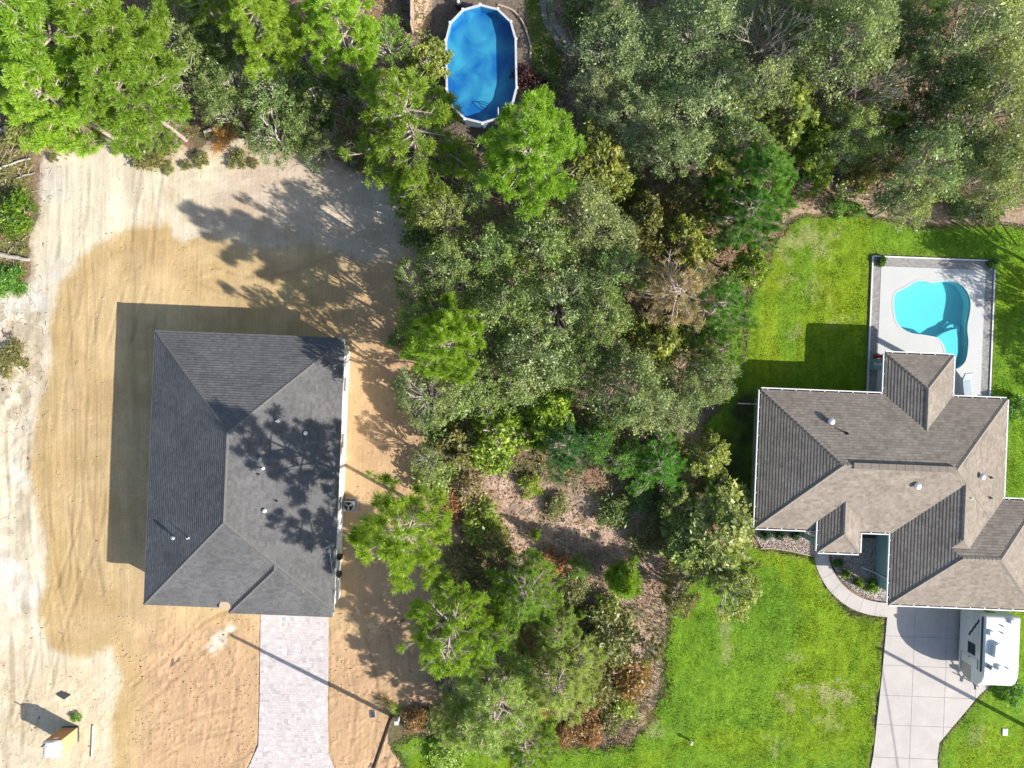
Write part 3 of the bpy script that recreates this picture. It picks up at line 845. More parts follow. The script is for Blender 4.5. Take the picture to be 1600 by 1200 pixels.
def roof_z(u, v, blocks):
    return max(b[4] + PITCH * min(u - b[0], b[1] - u, v - b[2], b[3] - v) for b in blocks)
def pipe_vent(parent, u, v, off, blocks, r=0.05, h=0.35, m='white', cap=False, name='vent_pipe'):
    z = roof_z(u, v, blocks)
    mb = MB(); x, y = u - off[0], v - off[1]
    mb.tube([(x, y, z - 0.08), (x, y, z + h)], [r, r], 10)
    if cap:
        mb.lathe(x, y, [(r, z + h * 0.6), (r * 2.1, z + h * 0.75), (r * 1.9, z + h), (r * 0.6, z + h * 1.15)], 12)
    else:
        mb.lathe(x, y, [(r * 2.4, z - 0.06), (r * 2.2, z + 0.05), (r * 1.1, z + 0.09)], 10)
    mb.build(name, M[m], parent)

def window_part(parent, x, y, z0, z1, w, nrm):
    """window set in a wall; nrm is the outward axis ('e','w','n','s'), local coords"""
    t = 0.06
    fr = MB(); pn = MB()
    if nrm in 'ew':
        s = 1 if nrm == 'e' else -1
        xa, xb = sorted((x + s * 0.004, x + s * 0.05)); 
        fr.box(xa, xb, y - w/2, y + w/2, z0, z0 + t).box(xa, xb, y - w/2, y + w/2, z1 - t, z1)
        fr.box(xa, xb, y - w/2, y - w/2 + t, z0 + t, z1 - t).box(xa, xb, y + w/2 - t, y + w/2, z0 + t, z1 - t)
        fr.box(xa, xb - 0.01, y - w/2 + t, y + w/2 - t, (z0+z1)/2 - 0.02, (z0+z1)/2 + 0.02)
        xp = sorted((x + s * 0.003, x + s * 0.02)); pn.box(xp[0], xp[1], y - w/2 + t, y + w/2 - t, z0 + t, z1 - t)
    else:
        s = 1 if nrm == 'n' else -1
        ya, yb = sorted((y + s * 0.004, y + s * 0.05))
        fr.box(x - w/2, x + w/2, ya, yb, z0, z0 + t).box(x - w/2, x + w/2, ya, yb, z1 - t, z1)
        fr.box(x - w/2, x - w/2 + t, ya, yb, z0 + t, z1 - t).box(x + w/2 - t, x + w/2, ya, yb, z0 + t, z1 - t)
        fr.box(x - w/2 + t, x + w/2 - t, ya, yb - 0.01, (z0+z1)/2 - 0.02, (z0+z1)/2 + 0.02)
        yp = sorted((y + s * 0.003, y + s * 0.02)); pn.box(x - w/2 + t, x + w/2 - t, yp[0], yp[1], z0 + t, z1 - t)
    f = fr.build('window', M['white'], parent)
    pn.build('pane', M['glass'], f)
def garage_door(parent, x0, x1, y, s):
    d = MB()
    d.box(x0, x1, min(y, y + s*0.03), max(y, y + s*0.03), 0.05, 2.2)
    g = d.build('garage_door', M['white'], parent)
    for k in range(4):
        for j in range(4):
            wx = (x1 - x0) / 4
            MB().box(x0 + j*wx + 0.12, x0 + (j+1)*wx - 0.12, min(y + s*0.031, y + s*0.05), max(y + s*0.031, y + s*0.05), 0.05 + k*0.54 + 0.08, 0.05 + k*0.54 + 0.46).build('panel', M['white'], g)

# ---- dark-roofed house on the sand lot
LB = [(-24.75, -11.65, -16.2, 2.7, 3.0), (-18.85, -11.72, -16.55, -8.4, 3.0)]
lo = (-18.2, -6.75)
hl = empty('house', (*Wd(*lo), 0), TH, 'new white house with charcoal hip shingle roof standing on bare sand', 'house')
ov = 0.42
ol = [(-24.33, -15.78), (-18.43, -15.78), (-18.43, -16.13), (-11.95, -16.13), (-11.95, 2.28), (-24.33, 2.28)]
MB().prism([(a - lo[0], b - lo[1]) for a, b in ol], -0.05, 2.86).build('wall', M['stucco_white'], hl)
roofL = []
for i, b in enumerate(LB):
    roofL.append(hip_block(*b, lo, hl, M['roof_dark'], M['cap_dark'], 'roof' if i == 0 else 'garage_roof', expo=0.185, thick=0.045, caps=(0, 1, 2, 3) if i == 0 else (0,)))
for v in (-0.5, -4.5, -9.0): window_part(hl, -11.95 - lo[0], v - lo[1], 0.9, 2.2, 1.1, 'e')
for v in (-1.0, -5.0, -11.0): window_part(hl, -24.33 - lo[0], v - lo[1], 0.9, 2.2, 1.2, 'w')
garage_door(hl, -17.8 - lo[0], -12.9 - lo[0], -16.13 - lo[1], -1)
window_part(hl, -21.5 - lo[0], -15.78 - lo[1], 0.8, 2.2, 1.6, 's')
for px, py, r, h, m, cap in ((265,843,.09,.35,'steel',True),(294,841,.045,.35,'white',False),(433,658,.07,.3,'white',False),(472,678,.09,.22,'white',True),(411,716,.09,.3,'steel',True),(413,731,.07,.25,'white',False),(407,740,.05,.2,'black',False),(431,783,.05,.25,'black',False),(416,797,.09,.25,'white',True)):
    u, v = GU(px, py, 5.0)
    pipe_vent(roofL[0], u, v, lo, LB, r * .75, h, m, cap)
# tan kick-out flashing at the foot of the garage valley
u, v = GU(352, 944, 3.1)
MB().prism([(u - .34 - lo[0], -16.22 - lo[1]), (u + .34 - lo[0], -16.22 - lo[1]), (u + .34 - lo[0], -15.88 - lo[1]), (u + .22 - lo[0], -15.72 - lo[1]), (u - .22 - lo[0], -15.72 - lo[1]), (u - .34 - lo[0], -15.88 - lo[1])], 2.96, 3.28).build('valley_flashing', M['tan_flash'], hl)
# service mast through the eave with its stay
u, v = GU(515, 852, 3.6); x, y = u - lo[0], v - lo[1]; z = roof_z(u, v, LB)
ms = MB().tube([(x, y, z - .1), (x, y, z + .75), (x - .06, y - .04, z + .86), (x - .2, y - .12, z + .84)], .045, 8)
mso = ms.build('service_mast', M['steel'], hl)
u2, v2 = GU(519, 894, 3.2)
MB().tube([(x, y, z + .6), (u2 - lo[0], v2 - lo[1], roof_z(u2, v2, LB) + .02)], .014, 5).build('stay_wire', M['white'], mso)
# meter boxes on the east wall
for py in (871, 898):
    xx = -11.95 - lo[0]; vv = GU(533, py, 1.4)[1] - lo[1]
    bx = MB().bbox(xx + .002, xx + .30, vv - .17, vv + .17, 0.95, 1.65, .02).build('meter_box', M['black'], hl)
    MB().tube([(xx + .08, vv - .08, 1.64), (xx + .08, vv - .08, 2.75)], .03, 6).build('conduit', M['white'], bx)

# AC unit
ax, ay = G(549, 788, 0.0)
ac = empty('air_conditioner', (ax, ay, 0.02), TH, 'grey air conditioner condenser on a concrete pad beside the white wall', 'air conditioner')
MB().bbox(-.5, .5, -.48, .48, -.04, .1, .02).build('pad', M['concrete'], ac)
body = MB().bbox(-.4, .38, -.38, .38, .1, .82, .05)
bo = body.build('body', M['grey'], ac)
for k in range(9):
    for s in (-1, 1):
        MB().box(-.36, .34, s * .382 - .006, s * .382 + .006, .18 + k * .065, .2 + k * .065).build('louvre', M['dgrey'], bo)
MB().lathe(-.01, 0, [(.31, .822), (.31, .828)], 24).build('fan_well', M['black'], ac)
fan = MB()
for k in range(3):
    a = k * 2 * math.pi / 3 + .5
    p = [( .06*math.cos(a-.5), .06*math.sin(a-.5)), (.26*math.cos(a-.35), .26*math.sin(a-.35)), (.28*math.cos(a), .28*math.sin(a)), (.25*math.cos(a+.4), .25*math.sin(a+.4)), (.07*math.cos(a+.6), .07*math.sin(a+.6))]
    fan.prism([(x - .01, y) for x, y in p], .832, .846)
fan.lathe(-.01, 0, [(.075, .83), (.07, .86), (.03, .87)], 12)
fan.build('fan', M['steel'], ac)
gr = MB()
for r in (.1, .2, .3):
    pts = [(-.01 + r*math.cos(t*math.pi/12), r*math.sin(t*math.pi/12), .872) for t in range(25)]
    gr.tube(pts, .005, 4)
gr.build('grille', M['dgrey'], ac)
MB().tube([(-.38, -.2, .3), (-.55, -.28, .25), (-.82, -.3, .3)], .025, 6).build('line_set', M['black'], ac)

# ---- tan-roofed house with the pool
RB = [(17.2, 34.15, -9.2, 0.3, 3.0), (25.7, 30.35, -7.2, 3.15, 3.0), (21.4, 24.2, -10.6, -5.6, 3.38), (26.6, 36.6, -14.1, -6.622, 3.0), (26.602, 34.08, -12.9, -1.4, 3.0)]
ro = (27.5, -5.5)
hr = empty('house', (*Wd(*ro), 0), TH, 'pale teal house with brown-grey hip roof, white gutters and a pool behind', 'house')
orr = [(17.78, -8.6), (27.1, -8.6), (27.1, -13.6), (36.1, -13.6), (36.1, -7.0), (33.6, -7.0), (33.6, -0.28), (17.78, -0.28)]
MB().prism([(a - ro[0], b - ro[1]) for a, b in orr], -0.05, 2.86).build('wall', M['stucco_teal'], hr)
roofR = []
for b, nm, cp in zip(RB, ('roof', 'lanai_roof', 'entry_roof', 'garage_roof', 'link_roof'), ((0, 2, 3), (2, 3), (0, 1), (0, 1, 2), ())):
    roofR.append(hip_block(*b, ro, hr, M['roof_tan'], M['cap_tan'], nm, caps=cp))
# ridge vent
zr = 3.0 + 4.75 * PITCH
vent = MB()
n = 12
for k in range(n):
    a = 22.6 + (29.3 - 22.6) * k / n; b = 22.6 + (29.3 - 22.6) * (k + 1) / n - 0.02
    vent.box(a - ro[0], b - ro[0], -4.45 - .2 - ro[1], -4.45 + .2 - ro[1], zr - .06, zr + .10)
vent.build('ridge_vent', M['roof_tan'], roofR[0])
# columns
for u, v in ((26.15, 2.7), (29.9, 2.7), (21.8, -10.2), (23.8, -10.2)):
    zt = 2.82 if v > 0 else 3.2
    MB().bbox(u - .15 - ro[0], u + .15 - ro[0], v - .15 - ro[1], v + .15 - ro[1], -.02, zt, .01).build('column', M['stucco_teal'], hr)
# gutters with hanger straps
GUT = [((17.2,.3),(25.7,.3),3.0),((25.7,.3),(25.7,3.15),3.0),((25.7,3.15),(30.35,3.15),3.0),((30.35,3.15),(30.35,.3),3.0),((30.35,.3),(34.15,.3),3.0),((34.15,.3),(34.15,-6.622),3.0),((34.15,-6.622),(36.6,-6.622),3.0),((36.6,-6.622),(36.6,-14.1),3.0),((36.6,-14.1),(26.6,-14.1),3.0),((26.6,-14.1),(26.6,-9.2),3.0),((26.6,-9.2),(24.2,-9.2),3.0),((24.2,-9.25),(24.2,-10.6),3.38),((24.2,-10.6),(21.4,-10.6),3.38),((21.4,-10.6),(21.4,-8.55),3.38),((21.4,-9.2),(17.2,-9.2),3.0),((17.2,-9.2),(17.2,.3),3.0)]
for (a, b, z) in GUT:
    a = Vector((a[0]-ro[0], a[1]-ro[1], 0)); b = Vector((b[0]-ro[0], b[1]-ro[1], 0))
    d = (b - a).normalized(); out = Vector((-d.y, d.x, 0)); L = (b - a).length
    if True:
        # clockwise walk: outside is on the left
        Mx = Matrix(((d.x, out.x, 0, a.x), (d.y, out.y, 0, a.y), (0, 0, 1, z - .14), (0, 0, 0, 1)))
    g = MB().box(-.0, L, .0, .17, -.02, .0, Mx).box(.0, L, .10, .17, .0, .115, Mx)
    go = g.build('gutter', M['white'], hr)
    MB().box(.0, L, .0, .098, .001, .02, Mx).build('trough_shade', M['gutter_shade'], go)  # dark strip over the white gutter floor paints in its shade
    k = 0.45
    while k < L - 0.2:
        MB().box(k - .035, k + .035, -.02, .12, .118, .128, Mx).build('hanger_strap', M['white'], go)
        k += 0.98
for px, py, r, h, m, cap in ((1300,658,.12,.3,'steel',True),(1322,677,.05,.35,'black',False),(1425,757,.12,.25,'steel',True),(1533,744,.1,.28,'steel',True),(1557,748,.045,.3,'dgrey',False),(1513,778,.04,.2,'white',False),(1556,780,.045,.3,'dgrey',False)):
    u, v = GU(px, py, 4.3)
    pipe_vent(roofR[0], u, v, ro, RB, r, h, m, cap)
for v in (-2.0, -6.5): window_part(hr, 17.78 - ro[0], v - ro[1], 0.9, 2.2, 1.3, 'w')
for u in (19.8, 31.7): window_part(hr, u - ro[0], -0.28 - ro[1], 0.9, 2.2, 1.5, 'n')
window_part(hr, 28.0 - ro[0], -0.28 - ro[1], 0.15, 2.2, 2.6, 'n')
window_part(hr, 19.3 - ro[0], -8.6 - ro[1], 0.9, 2.2, 1.6, 's'); window_part(hr, 25.7 - ro[0], -8.6 - ro[1], 0.9, 2.2, 1.4, 's')
dmb = MB().box(22.3 - ro[0], 23.3 - ro[0], -8.64 - ro[1], -8.602 - ro[1], 0.05, 2.1).build('front_door', M['dgrey'], hr)
MB().lathe(23.2 - ro[0], -8.68 - ro[1], [(.03, 1.0), (.035, 1.03), (.02, 1.06)], 8).build('handle', M['steel'], dmb)
garage_door(hr, 28.0 - ro[0], 33.0 - ro[0], -13.6 - ro[1], -1)
# downspouts with kick-outs
for (u, v, kx, ky) in ((17.7, -0.75, -1.15, 0.0), (27.02, -12.7, -0.95, 0.35), (21.55, -8.72, 0.5, -.55)):
    x, y = u - ro[0], v - ro[1]
    MB().tube([(x, y, 2.85), (x, y, .25), (x + kx * .3, y + ky * .3, .12), (x + kx, y + ky, .07)], .055, 6).build('downspout', M['white'], hr)
# side step on the east side
sx, sy = Wd(34.15, -5.85)
MB().bbox(-.5, .45, -.5, .9, -.05, .09, .02).build('door_step', M['concrete'], None)
st = bpy.data.objects['door_step']; st.location = (sx, sy, 0); st.rotation_euler = (0, 0, TH)
tag(st, 'pale concrete step at the right-hand side door of the tan-roofed house', 'step')

# ------------------------------------------------------------------ freeform pool and its deck
zo = lambda p: GU(1200 + p[0] / 4, 300 + p[1] / 4, 0.1)
pl = [(783,700),(788,650),(808,622),(850,602),(888,580),(925,558),(970,555),(1020,565),(1060,562),(1110,555),(1160,558),(1210,580),(1245,620),(1265,670),(1268,720),(1260,775),(1250,825),(1249,875),(1255,930),(1250,1000),(1235,1060),(1200,1097),(1165,1108),(1132,1090),(1115,1040),(1108,1000),(1092,950),(1062,915),(1030,905),(960,893),(900,885),(850,862),(815,830),(793,780)]
pl = [zo(p) for p in catmull(pl + [pl[0]], 3)[:-1]]
pc = ((DECK_U[0] + DECK_U[1]) / 2, (DECK_U[2] + DECK_U[3]) / 2)
pl = [(a - pc[0], b - pc[1]) for a, b in pl]
hw, hh = (DECK_U[1] - DECK_U[0]) / 2, (DECK_U[3] - DECK_U[2]) / 2
pool = empty('swimming_pool', (*Wd(*pc), 0), TH, 'turquoise freeform swimming pool set in a white deck behind the tan-roofed house', 'pool')
band = 0.66
def ring_mesh(outer, inner, z0, z1, mb):
    polys = [[Vector((x, y, 0)) for x, y in outer], [Vector((x, y, 0)) for x, y in inner]]
    tr = tessellate_polygon(polys)
    vs = [(x, y, z1) for x, y in outer + inner]
    fs = []
    for t in tr:
        a, b, c = (vs[i] for i in t)
        s = (b[0]-a[0])*(c[1]-a[1]) - (b[1]-a[1])*(c[0]-a[0])
        fs.append(t if s > 0 else (t[0], t[2], t[1]))
    mb.add(vs, fs)
    for loop in (outer, inner):
        n = len(loop)
        mb.add([(x, y, z0) for x, y in loop] + [(x, y, z1) for x, y in loop], [(i, (i+1) % n, n+(i+1) % n, n+i) for i in range(n)])
    return mb
inn = [(-hw + band, -hh), (hw - band, -hh), (hw - band, hh - band - .05), (-hw + band, hh - band - .05)]
ring_mesh(inn, pl, -0.12, 0.10, MB()).build('deck', M['deck'], pool)
# coping edge
def offs(loop, d):
    n = len(loop); out = []
    ar = sum(loop[i][0]*loop[(i+1)%n][1]-loop[(i+1)%n][0]*loop[i][1] for i in range(n))
    s = 1 if ar > 0 else -1
    for i in range(n):
        a = Vector(loop[i-1]); b = Vector(loop[(i+1) % n]); t = (b - a).normalized()
        out.append((loop[i][0] + s * t.y * d, loop[i][1] - s * t.x * d))
    return out
ring_mesh(offs(pl, 0.10), offs(pl, -0.03), 0.02, 0.112, MB()).build('coping', M['deck'], pool)
wl = MB(); n = len(pl)
wl.add([(x, y, -0.78) for x, y in pl] + [(x, y, .1) for x, y in pl], [(i, (i+1) % n, n+(i+1) % n, n+i) for i in range(n)])
wl.add([(x, y, -0.78) for x, y in pl], [tuple(range(n))])
wl.build('basin', M['plaster'], pool)
shelf = [zo(p) for p in ((1062,913),(1110,880),(1160,860),(1196,852),(1203,920),(1204,1000),(1196,1045),(1168,1070),(1130,1095),(1100,1060),(1095,1000),(1080,950))]
shelf = [(a - pc[0], b - pc[1]) for a, b in shelf]
MB().prism(shelf, -0.77, -0.22).build('sun_shelf', M['plaster'], pool)
steps = [zo(p) for p in ((1150,862),(1130,830),(1160,805),(1200,800),(1228,815),(1240,845),(1240,870),(1200,862))]
MB().prism([(a - pc[0], b - pc[1]) for a, b in steps], -0.77, -0.58).build('step', M['plaster'], pool)
steps = [zo(p) for p in ((1150,860),(1142,842),(1165,826),(1195,822),(1218,834),(1226,850),(1226,872),(1200,866))]
MB().prism([(a - pc[0], b - pc[1]) for a, b in steps], -0.585, -0.40).build('step', M['plaster'], pool)
MB().add([(x, y, -0.02) for x, y in offs(pl, 0.02)], [tuple(range(n))]).build('water', M['water'], pool)
# paver border band, real pavers joined (each a few pixels)
MB().box(-hw + .03, -hw + band - .003, -hh, hh - .03, -.10, .055).box(hw - band + .003, hw - .03, -hh, hh - .03, -.10, .055).box(-hw + band, hw - band, hh - band - .047, hh - .03, -.10, .055).build('border_bed', M['joint'], pool)
mb = MB(); rng = random.Random(9)
def lay(x0, x1, y0, y1):
    y = y0; r = 0
    while y < y1 - .02:
        x = x0 - (0.1 if r % 2 else 0)
        while x < x1 - .02:
            a, b = max(x, x0), min(x + .2, x1)
            if b - a > .03:
                g = rng.uniform(.8, 1.15); mb.col = (.30 * g, .285 * g, .275 * g)
                mb.box(a + .003, b - .003, y + .003, min(y + .1, y1) - .003, .02, .085 + rng.uniform(-.003, .003))
            x += .2
        y += .1; r += 1
lay(-hw + .06, -hw + band - .01, -hh, hh - .06); lay(hw - band + .01, hw - .06, -hh, hh - .06); lay(-hw + band, hw - band, hh - band - .04, hh - .06)
tag(mb.build('border_pavers', M['paver'], pool), kind='stuff')
ed = MB().box(-hw - .04, -hw + .05, -hh, hh, -.1, .16).box(hw - .05, hw + .04, -hh, hh, -.1, .16).box(-hw + .05, hw - .05, hh - .05, hh + .04, -.1, .16)
ed.build('edging', M['white'], pool)

# small things round the pool
def red_tank(px, py):
    x, y = G(px, py, .3)
    t = empty('gas_cylinder', (x, y, .1), TH, 'pair of dark red rounded bottles on the pool deck beside the lanai roof', 'cylinder')
    for dx in (-.17, .17):
        c = MB().lathe(dx, 0, [(.14, 0), (.16, .05), (.16, .35), (.12, .45), (.05, .48), (.05, .54)], 16).build('bottle', M['red'], t, True)
        MB().lathe(dx, 0, [(.06, .54), (.06, .58), (.03, .6)], 8).build('valve', M['black'], c)
red_tank(1374, 557)
x, y = G(1374, 570, .9)
bn = empty('outdoor_counter', (x, y, .1), TH, 'teal outdoor counter with a white edge beside the lanai', 'counter')
MB().bbox(-.35, .5, -.35, .1, 0, .86, .01).build('body', M['stucco_teal'], bn)
MB().bbox(-.42, .55, -.05, .16, .862, .92, .01).build('counter_top', M['white'], bn)
def lounger(px, py, rz, lab):
    x, y = G(px, py, .35)
    t = empty('sun_lounger', (x, y, .1), rz, lab, 'lounger')
    MB().box(-.32, .32, -.95, .35, .26, .31).build('frame', M['white'], t)
    Mr = Matrix.Translation((0, .35, .30)) @ Matrix.Rotation(math.radians(38), 4, 'X')
    MB().bbox(-.3, .3, -.92, .34, .312, .39, .03).build('cushion', M['cushion'], t)
    MB().bbox(-.3, .3, .02, .7, 0, .08, .03, Mr).build('backrest', M['cushion'], t)
    for sx in (-.28, .28):
        for yy in (-.85, .28):
            MB().box(sx - .025, sx + .025, yy - .025, yy + .025, 0, .258).build('leg', M['white'], t)
lounger(1509, 602, TH + .15, 'pale blue lounger on the pool deck by the lanai roof corner')

# ------------------------------------------------------------------ above-ground oval pool
bpx, bpy_ = G(752, 100, 1.3)
bp = empty('above_ground_pool', (bpx, bpy_, 0), math.radians(1.0), 'oval blue above-ground pool with a white segmented rim among the trees', 'pool')
a_, L_ = 2.48, 1.72
oval = []
for k in range(7): t = math.pi * k / 6; oval.append((a_ * math.cos(t), L_ + a_ * math.sin(t)))
for k in range(7): t = math.pi + math.pi * k / 6; oval.append((a_ * math.cos(t), -L_ + a_ * math.sin(t)))
n = len(oval)
def sc(loop, d): return offs(loop, d)
inn = sc(oval, -.07); out = sc(oval, .08)
for i in range(n):
    j = (i + 1) % n
    MB().prism([inn[i], out[i], out[j], inn[j]], 1.28, 1.335).build('rim_segment', M['rail'], bp)
    MB().prism([sc(oval, -.03)[i], sc(oval, .03)[i], sc(oval, .03)[j], sc(oval, -.03)[j]], -.03, 1.279).build('wall_panel', M['poolwall'], bp)
    x, y = oval[i]
    MB().bbox(x * 1.012 - .09, x * 1.012 + .09, y * 1.012 - .09, y * 1.012 + .09, 1.336, 1.36, .01).build('rim_cap', M['white'], bp)
lin = MB(); li = sc(oval, -.035)
lin.add([(x, y, .38) for x, y in li] + [(x, y, 1.27) for x, y in li], [(i, n+i, n+(i+1) % n, (i+1) % n) for i in range(n)])
lin.add([(x, y, .38) for x, y in li], [tuple(range(n))])
lin.build('liner', M['liner'], bp)
MB().add([(x, y, 1.12) for x, y in li], [tuple(range(n))]).build('water', M['water2'], bp)
lad = MB()
lx, ly = 1.35, -3.42
for s in (-.22, .22):
    lad.tube([(lx + s, ly - .55, 0), (lx + s * .9, ly - .15, 1.5), (lx + s * .9, ly + .05, 1.75), (lx + s * .9, ly + .25, 1.5), (lx + s, ly + .5, .1)], .03, 6)
for z in (.35, .7, 1.05):
    lad.tube([(lx - .22, ly - .48 + z * .22, z), (lx + .22, ly - .48 + z * .22, z)], .025, 6)
lad.build('ladder', M['white'], bp)
# pump and filter
fx, fy = G(716, 6, .6)
pf = empty('pool_filter', (fx, fy, 0), 0, 'black sand filter and pump beside the rim of the blue oval pool', 'pool pump')
MB().lathe(0, .1, [(.24, 0), (.26, .1), (.26, .5), (.18, .66), (.06, .72)], 16).build('tank', M['dgrey'], pf, True)
MB().lathe(0, .1, [(.1, .72), (.1, .8), (.05, .84)], 12).build('valve', M['white'], pf)
MB().tube([(.35, -.1, .15), (.75, -.1, .15)], .11, 12).build('pump', M['black'], pf)
MB().tube([(-.2, .0, .5), (-.35, -.3, .5), (-.3, -.75, .45), (-.05, -1.0, .5), (.25, -1.05, .7)], .03, 6).build('hose', M['black'], pf)
# curved edging strip of the pool bed
eb = catmull([(778,8),(800,16),(816,34),(824,55),(829,74),(828,90)], 4)
pts = [(*G(*p), .06) for p in eb]
tag(MB().tube(pts, .07, 6).build('garden_edging', M['wood'], None), 'curved grey edging strip right of the blue oval pool', 'edging')
# stone path
sp = empty('stone_path', (*G(868, 40), 0)); tag(sp, 'winding grey stone path right of the blue oval pool', kind='structure')
c = catmull([(856,-40),(854,0),(858,30),(870,52),(884,72),(900,84)], 6)
cwp = [G(*p) for p in c]; l1 = offset_line(cwp, .5); l2 = offset_line(cwp, -.5)
s0 = G(868, 40); rng = random.Random(3)
for i in range(len(cwp) - 1):
    for q in range(2):
        f0, f1 = (0, .52) if q == 0 else (.55, 1)
        def ip(k, f): return (l1[k][0] * (1 - f) + l2[k][0] * f - s0[0], l1[k][1] * (1 - f) + l2[k][1] * f - s0[1])
        p = [ip(i, f0), ip(i, f1), ip(i + 1, f1), ip(i + 1, f0)]
        cx = sum(a[0] for a in p) / 4; cy = sum(a[1] for a in p) / 4
        p = [(cx + (a - cx) * .9 + rng.uniform(-.03, .03), cy + (b - cy) * .9 + rng.uniform(-.03, .03)) for a, b in p]
        mb = MB(); g = rng.uniform(.8, 1.2); mb.col = (.27 * g, .24 * g, .22 * g)
        mb.prism(p, -.05, .05 + rng.uniform(0, .02)).build('stone', M['stone'], sp)
# board fence near the pool
f0 = G(646, -50); 
fe = empty('board_fence', (*f0, 0), 0, 'weathered board fence left of the blue oval pool', 'fence')
for k in range(24):
    y = -.15 - k * .2
    MB().box(-.02, .02, y - .19, y - .01, -.03, 1.5 + random.Random(k).uniform(-.02, .02)).build('board', M['wood'], fe)
for k in range(3):
    MB().box(.03, .13, -.3 - k * 2.1, -.2 - k * 2.1, -.05, 1.6).build('post', M['wood'], fe)
for z in (.35, 1.2):
    MB().box(.021, .06, -4.9, -.1, z, z + .09).build('rail', M['wood'], fe)

# ------------------------------------------------------------------ camper
rv0 = Wd(34.4, -17.2)
rv = empty('camper_trailer', (*rv0, 0.062), TH, 'white travel trailer parked on the concrete drive by the garage', 'camper')
prof = [(2.55, .42), (2.55, 3.0), (2.5, 3.06), (2.4, 3.1), (-1.2, 3.1), (-1.7, 3.03), (-2.1, 2.85), (-2.38, 2.55), (-2.5, 2.2), (-2.52, 1.8), (-2.42, 1.2), (-2.2, .75), (-1.95, .42)]
mb = MB(); n = len(prof); hwv = 1.2
# rounded roof edges: three lengthwise sections
secs = [(-hwv, 0.0), (-hwv + .06, .045), (hwv - .06, .045), (hwv, 0.0)]
vs = []
for x, d in secs:
    for (y, z) in prof:
        k = d if z > 2.0 else 0
        vs.append((x, y, z - .045 + k))
fs = []
for s in range(3):
    for i in range(n):
        j = (i + 1) % n
        fs.append((s*n+i, s*n+j, (s+1)*n+j, (s+1)*n+i))
fs.append(tuple(range(n))); fs.append(tuple(reversed(range(3*n, 4*n))))
mb.add(vs, fs); mb.build('body', M['rv_white'], rv)
e = -hwv - .004
def side(poly, m, name, par=rv, t=.012, x=e):
    b = MB(); k = len(poly)
    b.add([(x, y, z) for y, z in poly] + [(x - t, y, z) for y, z in poly], [tuple(range(k, 2*k)), tuple(reversed(range(k)))] + [(i, (i+1) % k, k+(i+1) % k, k+i) for i in range(k)])
    return b.build(name, m, par)
side([(-2.33,1.0),(-1.15,.62),(-2.05,.62)][::-1] if False else [(-1.2,.6),(-1.2,1.75),(-2.47,1.75),(-2.38,1.2),(-2.15,.75),(-2.0,.6)], M['rv_tan'], 'front_panel')
side([(2.5,2.5),(2.5,1.75),(.1,1.75),(-.2,2.5)], M['rv_grey'], 'upper_band')
wn_ = side([(.25,1.35),(.25,2.15),(-.55,2.15),(-.55,1.35)], M['dgrey'], 'window', x=e - .013)
side([(.19,1.41),(.19,2.09),(-.49,2.09),(-.49,1.41)], M['glass'], 'pane', wn_, x=e - .026)
for k, (y, z) in enumerate(((1.9, 2.35), (1.55, 2.08), (1.2, 1.81), (.85, 1.54))):
    side([(y + .16, z + .17), (y + .22, z + .05), (y - .14, z - .17), (y - .2, z - .05)], M['black'], 'stripe', x=e - .013)
dr_ = side([(-.72,.7),(-.72,2.45),(-1.35,2.45),(-1.35,.7)], M['rv_white'], 'door', x=e - .013)
MB().box(e - .045, e - .026, -.84, -.78, 1.45, 1.6).build('handle', M['black'], dr_)
for z0, z1, y0, y1 in ((.66, .70, -.7, -2.0), (2.46, 2.50, -.70, -1.37)):
    side([(y0, z0), (y0, z1), (y1, z1), (y1, z0)], M['black'], 'trim_line', x=e - .0275)
side([(2.3,.75),(2.3,1.15),(1.75,1.15),(1.75,.75)], M['rv_white'], 'hatch', x=e - .003, t=.02)
MB().tube([(-hwv - .07, 2.45, 2.86), (-hwv - .07, -1.35, 2.86)], .055, 8).build('awning_roll', M['dgrey'], rv)
MB().box(-.5, .1, 2.551, 2.57, 1.6, 2.2).build('rear_window', M['glass'], rv)
for y in (.0, .85):
    for s in (-1, 1):
        w = MB().tube([(s * (hwv - .42), y, .34), (s * (hwv - .2), y, .34)], .34, 18).build('wheel', M['rubber'], rv)
        MB().tube([(s * (hwv - .21), y, .34), (s * (hwv - .18), y, .34)], .19, 14).build('rim', M['steel'], w)
MB().box(-1.0, 1.0, -1.9, 2.4, .25, .419).build('chassis', M['black'], rv)
MB().tube([(-.9, -1.9, .47), (0, -3.35, .47)], .05, 6).tube([(.9, -1.9, .47), (0, -3.35, .47)], .05, 6).tube([(0, -3.2, .47), (0, -3.55, .5)], .07, 8).build('tongue', M['dgrey'], rv)
MB().tube([(0, -3.2, .0), (0, -3.2, .95)], .04, 8).build('jack', M['steel'], rv)
for s in (-.17, .17):
    MB().lathe(s, -2.72, [(.15, .5), (.155, .55), (.155, .85), (.1, .95), (.04, 1.0)], 14).build('gas_bottle', M['white'], rv, True)
zt = 3.1
def roofbox(px, py, w, l, h, nm, m='white', b=.05):
    u, v = GU(px, py, 3.2); x, y = u - 34.4, v + 17.2
    return MB().bbox(x - w/2, x + w/2, y - l/2, y + l/2, zt - .01, zt + h, b).build(nm, M[m], rv)
acb = MB(); u, v = GU(1560, 1017, 3.3); x, y = u - 34.4, v + 17.2
acb.prism([(x - .33, y - .45), (x + .33, y - .45), (x + .3, y + .38), (x + .12, y + .5), (x - .12, y + .5), (x - .3, y + .38)], zt - .01, zt + .32)
acb.build('roof_air_conditioner', M['white'], rv)
for px, py in ((1548, 989), (1581, 971), (1561, 1043)): roofbox(px, py, .34, .34, .2, 'roof_vent', 'white', .04)
u, v = GU(1548, 1043, 3.3)
